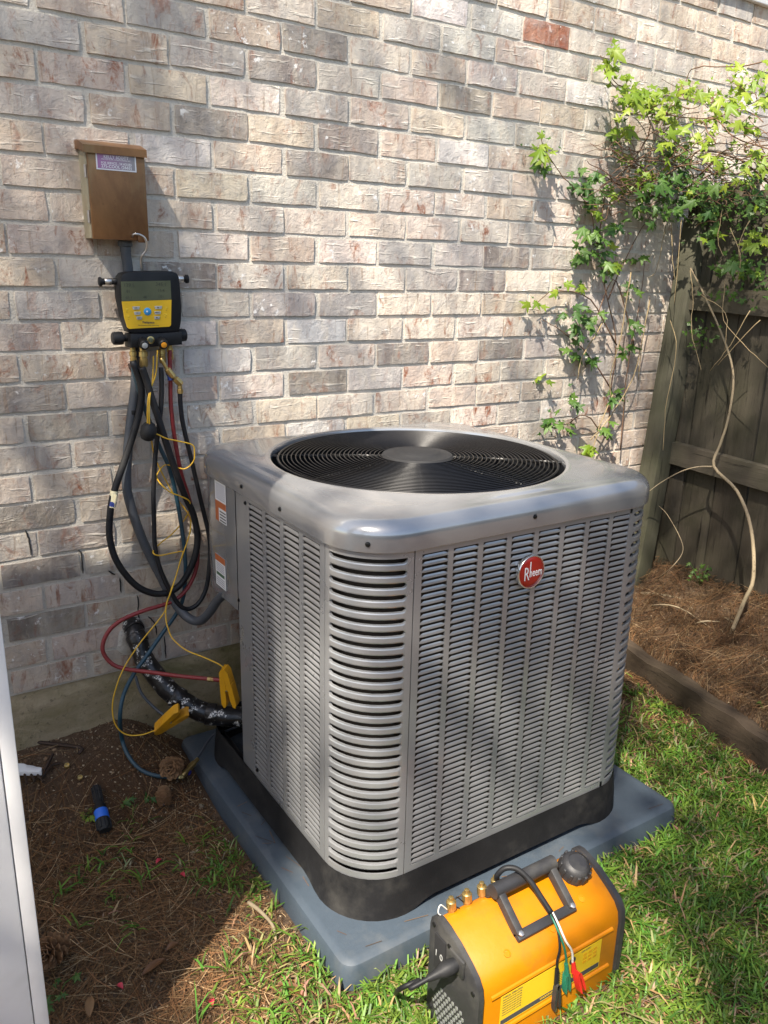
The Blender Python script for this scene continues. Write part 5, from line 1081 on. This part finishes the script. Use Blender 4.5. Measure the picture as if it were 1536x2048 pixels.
# bare sapling stem from the bed up to the fence top
bs = thing('bare_sapling', 'pale crooked bare sapling stem rising from the pine straw in front of the fence', 'sapling', ong(1460, 1272))
g0 = ong(1460, 1272); L = [g0, onx(1488, 1203, g0.x+.01), onx(1507, 1154, g0.x+.03), onx(1502, 1056, g0.x+.08), onx(1474, 982, g0.x+.11), onx(1428, 933, 2.24), onx(1440, 890, 2.27), onx(1456, 839, 2.28), onx(1467, 757, 2.29), onx(1451, 687, 2.29), onx(1410, 593, 2.29), onx(1381, 536, 2.26)]
P = catmull(L, 4); mb = MB(); n = len(P); mb.tube(P, [.0075-.0048*i/(n-1) for i in range(n)], 8); mb.build('trunk', M['bark'], bs, 180)
mb = MB(); mb.tube(catmull([onx(1428, 933, 2.24), onx(1395, 934, 2.22), onx(1362, 943, 2.2), onx(1322, 965, 2.17), onx(1295, 985, 2.14)], 4), [.0032-.0018*i/16 for i in range(17)], 6); mb.build('branch', M['bark'], bs, 180)
def twig(pts, r, label, mat='bark', grp=None):
    P = catmull(pts, 5); mb = MB(); n = len(P); mb.tube(P, [r*(1-.5*i/(n-1)) for i in range(n)], 6); return tag(mb.build('fallen_twig', M[mat], None, 180), label, 'twig', grp)
twig([ong(1281, 1186, .02), ong(1348, 1195, .02), ong(1425, 1224, .02), ong(1467, 1245, .012)], .0075, 'thick fallen branch lying on the straw near the bare sapling')
twig([ong(1267, 1226, .01), ong(1312, 1210, .04), ong(1362, 1217, .05), ong(1425, 1258, .008)], .004, 'thin arched grey twig on the pine straw bed')
twig([ong(1340, 1302, .008), ong(1358, 1274, .03), ong(1397, 1245, .04), ong(1440, 1243, .02)], .004, 'short forked twig poking up beside the timber')
twig([ong(1314, 1158, .006), onx(1340, 1138, 2.16), onx(1365, 1105, 2.2), onx(1360, 1075, 2.22), onx(1335, 1030, 2.24), onx(1318, 1012, 2.26)], .0022, 'thin pale bent twig leaning against the fence boards')
twig([ong(497, 1805, .01), ong(520, 1822, .012), ong(545, 1850, .012), ong(552, 1880, .008)], .0055, 'crooked grey twig on the sunny straw beside the pad')
# small plants
def sprout(name, base, n, h, kind, label, sp=.02):
    root = thing(name, label, 'plant', base); rq = random.Random(int(base.x*1e4)); 
    for i in range(n):
        tip = base+Vector((rq.gauss(0, sp), rq.gauss(0, sp), h*rq.uniform(.5, 1.1))); mb = MB(); mb.tube([base, (base+tip)/2+Vector((rq.gauss(0, .004), 0, .006)), tip], .001, 5); mb.build('stem', M['leaf_green'], root, 180); putleaf(root, tip, kind, .5); putleaf(root, (tip*2+base)/3, kind, .4)
sprout('weed', ong(1400, 1172), 9, .075, 'g', 'small leafy green weed growing in the straw against the fence', .025)
sprout('weed', ong(258, 1610), 2, .02, 'g', 'tiny green sprout in the dirt below the blue hose', .012); sprout('weed', ong(292, 1600), 2, .02, 'g', 'tiny green sprout beside the small pine cone', .012); sprout('weed', ong(172, 1640), 3, .02, 'l', 'tiny bright green sprout touching the black hand tool', .012)
sprout('weed', ong(118, 1990), 5, .03, 'g', 'low dark green weed on the dirt below the white wall pine cone', .03); sprout('weed', ong(1300, 1415), 4, .03, 'l', 'low bright green weed at the foot of the long timber', .02)
bl = thing('strap_leaf_plant', 'broad green strap leaves sprouting beside the timber offcut', 'plant', ong(1530, 1490))
for i, (dx, dy, h, l) in enumerate(((-.05, -.02, .05, .16), (.0, -.03, .12, .12), (.03, .02, .10, .14), (-.08, -.04, .02, .17), (-.02, .04, .14, .1))):
    b = ong(1530, 1490); mb = MB(); vs = []; d = Vector((dx, dy, 0)); s = Vector((-dy, dx, 0)).normalized()
    for k in range(7):
        t_ = k/6; c_ = b+d*t_*l/.09+Vector((0, 0, h*math.sin(t_*2.2))); w = .011*math.sin(math.pi*(.12+.85*t_)); vs += [c_-s*w, c_+Vector((0, 0, -.003)), c_+s*w]
    mb.add(vs, [(k*3+j, k*3+j+1, k*3+j+4, k*3+j+3) for k in range(6) for j in range(2)]); mb.build('blade', M['leaf_green'], bl, 180)
# ================================================================ grass, pine straw, litter
rg_ = random.Random(11)
def inpad(x, y): return .315 < x < 1.37 and -1.04 < y < -.02
def inmach(x, y): return MX0-.004 < x < MX1+.004 and -1.296 < y < -1.146
def lawn(x, y):                                                     # how grassy a spot is
    if inpad(x, y) or inmach(x, y) or y > -.02 or x > xt(y)-.05: return 0
    n = noise.noise((x*2.3+5, y*2.3, 0))*.5+noise.noise((x*7, y*7, 3))*.35
    if x < .315 or (x < .5 and y < -1.04):
        px, py = topx((x, y, 0)); v = 0
        if py > 1880 and px > 330: v = max(v, .75*sm(330, 600, px)*sm(1860, 1960, py))
        v = max(v, .62*math.exp(-((px-470)/110)**2-((py-1745)/75)**2), .3*math.exp(-((px-560)/60)**2-((py-1850)/60)**2), .25*math.exp(-((px-220)/90)**2-((py-1800)/100)**2))
        return max(0, v+n*.35*min(1, v*3))
    if y < -1.0: return max(0, min(1, .80+n*1.0))
    return max(0, min(1, .85*sm(-.35, -.95, y)+.12+n*1.0))
gv = []; gf = []; gc = []
def blade(x, y, L_, w, lean, col):
    a = rg_.uniform(0, 2*math.pi); d = Vector((math.cos(a), math.sin(a), 0)); s = Vector((-d.y, d.x, 0))*w*.5; z = hgt(x, y)-.003; b = Vector((x, y, z)); o = len(gv)
    for t_ in (0, .4, .75):
        c_ = b+d*lean*L_*t_*t_+Vector((0, 0, L_*t_*max(.25, 1-.5*lean*t_))); k = (.8, 1, .7)[(0, .4, .75).index(t_)]; gv.extend([tuple(c_-s*k), tuple(c_+s*k)])
    gv.append(tuple(b+d*lean*L_+Vector((0, 0, L_*max(.06, 1-.72*lean))))); gf.extend([(o, o+1, o+3, o+2), (o+2, o+3, o+5, o+4), (o+4, o+5, o+6)]); gc.extend([col]*7)
def gcol():
    r = rg_.random()
    if r < .10: return (.42*rg_.uniform(.7, 1.2), .33*rg_.uniform(.7, 1.1), .14, 1)
    g_ = rg_.uniform(.4, 1.35); return (.12*g_*rg_.uniform(.7, 1.4), .235*g_, .034*g_, 1)
for (xa, xb, ya, yb, cnt) in ((-.15, .5, -1.45, -.3, 2200), (.3, 1.9, -1.75, -1.03, 11500), (1.36, 2.0, -1.2, -.02, 4600), (1.3, 2.1, -1.75, -1.0, 2000)):
    for i in range(cnt):
        x, y = rg_.uniform(xa, xb), rg_.uniform(ya, yb)
        if rg_.random() >= lawn(x, y): continue
        sz = rg_.uniform(.6, 1.3)*(1.5 if rg_.random() < .06 else 1); dead = rg_.random() < .08; ct = gcol()
        for q in range(rg_.randint(2, 6)):
            xx, yy = x+rg_.gauss(0, .008), y+rg_.gauss(0, .008)
            if inpad(xx, yy) or inmach(xx, yy): continue
            c_ = gcol() if rg_.random() < .35 else ct
            if dead: c_ = (.40*rg_.uniform(.6, 1.2), .31*rg_.uniform(.6, 1.1), .15, 1)
            blade(xx, yy, sz*rg_.uniform(.02, .058), rg_.uniform(.0022, .0058), rg_.uniform(.45, 1.25), c_)
me = bpy.data.meshes.new('lawn_grass'); me.from_pydata(gv, [], gf); me.update(); at = me.color_attributes.new('Col', 'FLOAT_COLOR', 'POINT'); at.data.foreach_set('color', [q for c_ in gc for q in c_]); me.materials.append(M['grass'])
o = link('lawn_grass', me, kind='stuff'); o['label'] = 'short green lawn grass mixed with dry blades'; o['category'] = 'grass'
nv = []; nf = []; nc = []
def needle(x, y, L_, w, col, dz=.002, up=.012):
    a = rg_.uniform(0, 2*math.pi); cv = rg_.uniform(-.5, .5); p = Vector((x, y, 0)); z0 = rg_.uniform(0, up); z1 = rg_.uniform(0, up); Q = []
    for k in range(5):
        d = Vector((math.cos(a), math.sin(a), 0)); s = Vector((-d.y, d.x, 0))*w*.5
        if inpad(p.x, p.y) or inmach(p.x, p.y) or p.y > -.012: return
        zz = hgt(p.x, p.y)+dz+z0+(z1-z0)*k/4; c_ = Vector((p.x, p.y, zz)); Q += [tuple(c_-s), tuple(c_+s+Vector((0, 0, w*.5)))]; p = p+d*(L_/4); a += cv/4
    o = len(nv); nv.extend(Q); nf.extend([(o+2*k, o+2*k+1, o+2*k+3, o+2*k+2) for k in range(4)]); nc.extend([col]*10)
def ncol(): k = rg_.uniform(.25, 1.2); return (.215*k*rg_.uniform(.9, 1.15), .115*k, .052*k, 1) if rg_.random() < .86 else (.40*k, .27*k, .15*k, 1)
def bare(x, y):                                                     # trodden bare dirt by the wall
    px, py = topx((x, y, hgt(x, y))); return 1-.985*math.exp(-(((px-150)/190)**2)**1.5-(((py-1545)/115)**2)**1.5)
for (xa, xb, ya, yb, cnt) in ((-.35, .33, -1.1, -.02, 8500), (-.1, .9, -1.6, -1.03, 2600), (1.36, 1.95, -1.1, -.02, 4500), (1.8, 2.4, -1.5, -.02, 7500), (.9, 1.9, -1.7, -1.03, 900)):
    for i in range(cnt):
        x, y = rg_.uniform(xa, xb), rg_.uniform(ya, yb)
        if inpad(x, y) or inmach(x, y) or (x < .33 and rg_.random() > bare(x, y)): continue
        if .16 < x < 1.52 and -1.19 < y < .1: far_ = min(abs(x-.315) if x < .32 else 9, abs(x-1.37) if x > 1.36 else 9, abs(y+1.04) if y < -1.03 else 9)
        else: far_ = 1
        if xa == 1.36 and rg_.random() > .35+.65*sm(-.75, -.3, y): continue
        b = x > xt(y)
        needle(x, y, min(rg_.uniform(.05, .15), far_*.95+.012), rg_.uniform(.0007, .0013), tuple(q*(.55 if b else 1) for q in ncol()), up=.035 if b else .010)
for i in range(34):                                                # a few needles blown onto the pad
    x, y, a_ = (rg_.uniform(.335, .375), rg_.uniform(-1.0, -.2), rg_.uniform(0, 6.28)) if i < 20 else (rg_.uniform(.36, 1.3), rg_.uniform(-1.015, -.985), rg_.uniform(-.4, .4)); p = Vector((x, y, .0635)); d = Vector((math.cos(a_), math.sin(a_), 0)); l_ = rg_.uniform(.02, .06); o = len(nv); s = Vector((-d.y, d.x, 0))*.0006
    q = p+d*l_
    if not (.335 < q.x < .40 or q.y < -.98) or q.x > 1.33 or q.y < -1.01 or q.x < .335: continue
    nv.extend([tuple(p-s), tuple(p+s), tuple(q-s), tuple(q+s)]); nf.append((o, o+1, o+3, o+2)); nc.extend([ncol()]*4)
me = bpy.data.meshes.new('pine_straw'); me.from_pydata(nv, [], nf); me.update(); at = me.color_attributes.new('Col', 'FLOAT_COLOR', 'POINT'); at.data.foreach_set('color', [q for c_ in nc for q in c_]); me.materials.append(M['litter'])
o = link('pine_straw', me, kind='stuff'); o['label'] = 'reddish brown pine needles scattered over dirt and planting bed'; o['category'] = 'pine straw'
cvs = []; cfs = []; ccs = []
for (xa, xb, ya, yb, cnt) in ((-.35, .33, -1.1, -.0, 9000), (-.1, .9, -1.6, -1.03, 2500), (1.36, 2.4, -1.4, -.02, 6000)):
    for i in range(cnt):
        x, y = rg_.uniform(xa, xb), rg_.uniform(ya, yb)
        if inpad(x, y) or inmach(x, y): continue
        z = hgt(x, y)+.001; s = rg_.uniform(.0015, .0055)*(2 if rg_.random() < .06 else 1); n = Vector((rg_.gauss(0, .4), rg_.gauss(0, .4), 1)).normalized(); a = rg_.uniform(0, 6.28); u = Vector((math.cos(a), math.sin(a), 0)); u = (u-n*u.dot(n)).normalized(); v = n.cross(u)*rg_.uniform(.3, .9); o = len(cvs); c_ = Vector((x, y, z+.001))
        cvs.extend([tuple(c_+u*s), tuple(c_+v*s*.9), tuple(c_-u*s*rg_.uniform(.6, 1)), tuple(c_-v*s), tuple(c_+Vector((0, 0, s*.5)))]); cfs.extend([(o, o+1, o+4), (o+1, o+2, o+4), (o+2, o+3, o+4), (o+3, o, o+4)]); k = rg_.uniform(.35, 1.3); col = rg_.choice(((.20, .12, .07, 1), (.30, .20, .12, 1), (.13, .08, .05, 1), (.36, .29, .20, 1))); ccs.extend([tuple(q*k for q in col[:3])+(1,)]*5)
me = bpy.data.meshes.new('ground_litter'); me.from_pydata(cvs, [], cfs); me.update(); at = me.color_attributes.new('Col', 'FLOAT_COLOR', 'POINT'); at.data.foreach_set('color', [q for c_ in ccs for q in c_]); me.materials.append(M['litter'])
o = link('ground_litter', me, kind='stuff'); o['label'] = 'small chips of bark and dry leaf on the ground'; o['category'] = 'litter'
# fallen leaves, petals
def fallen(px, py, L_, w, ang, label, mat='leaf_dry', nm='fallen_leaf', cat='leaf'):
    p = ong(px, py, .006); d = Vector((math.cos(ang), math.sin(ang), 0)); s = Vector((-d.y, d.x, 0)); mb = MB(); vs = []
    for k in range(7):
        t_ = k/6; ww = w*math.sin(math.pi*(.06+.88*t_)); c_ = p+d*L_*(t_-.5)+Vector((0, 0, .006*math.sin(3*t_)+.002)); vs += [c_-s*ww+Vector((0, 0, .005)), c_, c_+s*ww+Vector((0, 0, .004))]
    mb.add(vs, [(k*3+j, k*3+j+1, k*3+j+4, k*3+j+3) for k in range(6) for j in range(2)]); tag(mb.build(nm, M[mat], None, 180), label, cat)
fallen(308, 1938, .055, .010, .3, 'curled brown leaf on dark dirt left of the sunlit patch'); fallen(180, 2018, .05, .009, 1.3, 'pale brown leaf standing among weeds on the dirt'); fallen(588, 1985, .07, .009, 2.1, 'long rusty brown leaf in the grass before the pad corner'); fallen(345, 1898, .03, .008, .2, 'small dull brown leaf on shaded pine straw')
fallen(1368, 1335, .05, .016, .6, 'broad tan leaf resting on the long timber'); fallen(1430, 1322, .03, .010, .2, 'small orange brown leaf on the straw bed'); fallen(292, 1645, .035, .005, .8, 'narrow tan leaf chip near the small pine cone'); fallen(1495, 1530, .05, .014, 2.4, 'dull tan leaf in the grass below the long timber')
for px, py, lb in ((240, 1978, 'orange red petal on shaded dirt near the white wall'), (318, 1727, 'dark red petal in the shaded grass tuft'), (365, 1755, 'bright red petals under the grass tuft beside the pad'), (423, 2010, 'pink red petal on the edge of the sunlit straw')):
    fallen(px, py, .018, .006, px*.1, lb, 'petal', 'petal', 'petal')
# ================================================================ the tree whose crown dapples the yard (stands behind the viewer)
SH = ['333222211111', '445222111111', '456222111111', '456321111123', '456421111358', '456522112588', '556632223688', '667766542258', '789975777888', '889954567899', '989723345899', '999622334848', '999833333788', '999743222567', '999422112366', '975211111456']
dg = bpy.context.evaluated_depsgraph_get(); dg.update(); rt_ = random.Random(31)
tree = thing('shade_tree', 'leafy tree whose crown shades the yard', 'tree', TOSUN*11*Vector((1, 1, 0)).length*.0+Vector((-6.2, -4.6, 0)))
crown = MB(); tips = []
def tuft(c_, n, r, ls):
    for i in range(n):
        p = c_+Vector((rt_.gauss(0, r), rt_.gauss(0, r), rt_.gauss(0, r*.7))); nrm = Vector((rt_.gauss(0, .5), rt_.gauss(0, .5), 1)).normalized(); a = rt_.uniform(0, 6.28); u = Vector((math.cos(a), math.sin(a), 0)); u = (u-nrm*u.dot(nrm)).normalized(); v = nrm.cross(u); l_ = ls*rt_.uniform(.7, 1.3); k = rt_.uniform(.6, 1.3)
        crown.add([p-u*l_*.5, p+v*l_*.28, p+u*l_*.5, p-v*l_*.28], [(0, 1, 2, 3)], (.06*k, .11*k, .022*k, 1))
st_ = 44
for py in range(-120, 2170, st_):
    for px in range(-160, 1700, st_):
        a, b = px+rt_.uniform(-16, 16), py+rt_.uniform(-16, 16); u_, v_ = max(0, min(10.999, a/128-.5)), max(0, min(14.999, b/128-.5)); iu, iv = int(u_), int(v_); fu, fv_ = u_-iu, v_-iv
        g_ = lambda i, j: int(SH[j][i])/10
        pr = (g_(iu, iv)*(1-fu)+g_(iu+1, iv)*fu)*(1-fv_)+(g_(iu, iv+1)*(1-fu)+g_(iu+1, iv+1)*fu)*fv_
        if a < 112 and b > 1285: pr = -1
        f_ = noise.noise((a/150, b/150, 2.2))*.5+noise.noise((a/60, b/60, 7.7))*.25
        hit, loc, nrm_, idx, ob, mx = scene.ray_cast(dg, CAM, ray(a, b).normalized())
        if not hit: continue
        soft = ob.name.startswith(('brick', 'mortar', 'leaf', 'louver', 'front_', 'corner_'))
        if soft and not ob.name.startswith(('louver', 'front_', 'corner_')):
            if rt_.random() > .18+.66*pr: continue                  # thin foliage: even, soft light on the wall
        elif soft:
            if rt_.random() > pr+.7*f_+.12: continue
        elif pr+f_ < .5+rt_.uniform(-.08, .08): continue
        q = loc+TOSUN*rt_.uniform(8.0, 11.5); (tips.append(q) if pr > .74 and a > 900 else 0); tuft(q, 3 if soft else 7, .036, .066)
def clear(p):                                                       # would this branch throw shade into the yard in view?
    return not any(-1.2 < q.x < 3.6 and -2.6 < q.y < .8 for q in (p-TOSUN*((p.z-z)/TOSUN.z) for z in (0, .6, 1.2, 1.8, 2.4)))
safe = []
for i in range(420):
    p = Vector((-7.4+rt_.gauss(0, 2.0), -5.6+rt_.gauss(0, 1.7), 8.0+rt_.gauss(0, 1.3)))
    if clear(p): tuft(p, 14, .22, .10); safe.append(p)
crown.build('crown', M['treeleaf'], tree, kind='stuff')
base = Vector((-6.2, -4.6, -.1)); mb = MB(); mb.tube(catmull([base, base+Vector((.1, .05, 1.5)), base+Vector((0, .15, 3.4)), base+Vector((.25, .1, 5.4)), base+Vector((.4, .3, 7.4))], 5), [.24-.16*i/20 for i in range(21)], 12); mb.build('trunk', M['bark'], tree, 180)
for i in range(9):
    q = rt_.choice(safe); s_ = base+Vector((.2, .2, rt_.uniform(3.8, 6.8))); mb = MB(); mb.tube(catmull([s_, s_.lerp(q, .35)+Vector((0, 0, .35)), s_.lerp(q, .7)+Vector((0, 0, .2)), q], 4), [.03-.024*k/12 for k in range(13)], 6); mb.build('limb', M['bark'], tree, 180)

# ================================================================ unseen hedge behind the viewer, added to dim sky light and reflections
hg = thing('sky_dimming_hedge', 'added unseen evergreen hedge that dims sky light and reflections', 'hedge', (0, -6.2, 0)); hm = MB(); rh = random.Random(77)
HP = [(-5.2, -1.3), (-5.0, -4.6), (-3.6, -6.2), (-.5, -6.6), (3.0, -6.4), (5.2, -4.8), (5.8, -2.4)]; seg = catmull([Vector((x, y, 0)) for x, y in HP], 14)
core = MB(); cr = []
for p in seg: cr.append([Vector((p.x, p.y, z)) for z in (0, .8, 1.5, 2.0+.2*noise.noise((p.x, p.y, 0)))])
core.add([v for r in cr for v in r], [(i*4+j, i*4+j+1, i*4+j+5, i*4+j+4) for i in range(len(cr)-1) for j in range(3)], (.012, .022, .006, 1)); core.build('branch_mass', M['treeleaf'], hg)
for i in range(6000):
    k = rh.randrange(len(seg)-1); p = seg[k].lerp(seg[k+1], rh.random())+Vector((rh.gauss(0, .16), rh.gauss(0, .16), rh.uniform(.02, 2.15))); a = rh.uniform(0, 6.28); u = Vector((math.cos(a), math.sin(a), rh.gauss(0, .5))).normalized(); v = u.cross(Vector((rh.gauss(0, 1), rh.gauss(0, 1), rh.gauss(0, 1)))).normalized(); l_ = rh.uniform(.09, .17); q = rh.uniform(.5, 1.4)
    hm.add([p-u*l_*.5, p+v*l_*.3, p+u*l_*.5, p-v*l_*.3], [(0, 1, 2, 3)], (.045*q, .085*q, .02*q, 1))
hm.build('foliage', M['treeleaf'], hg, kind='stuff')
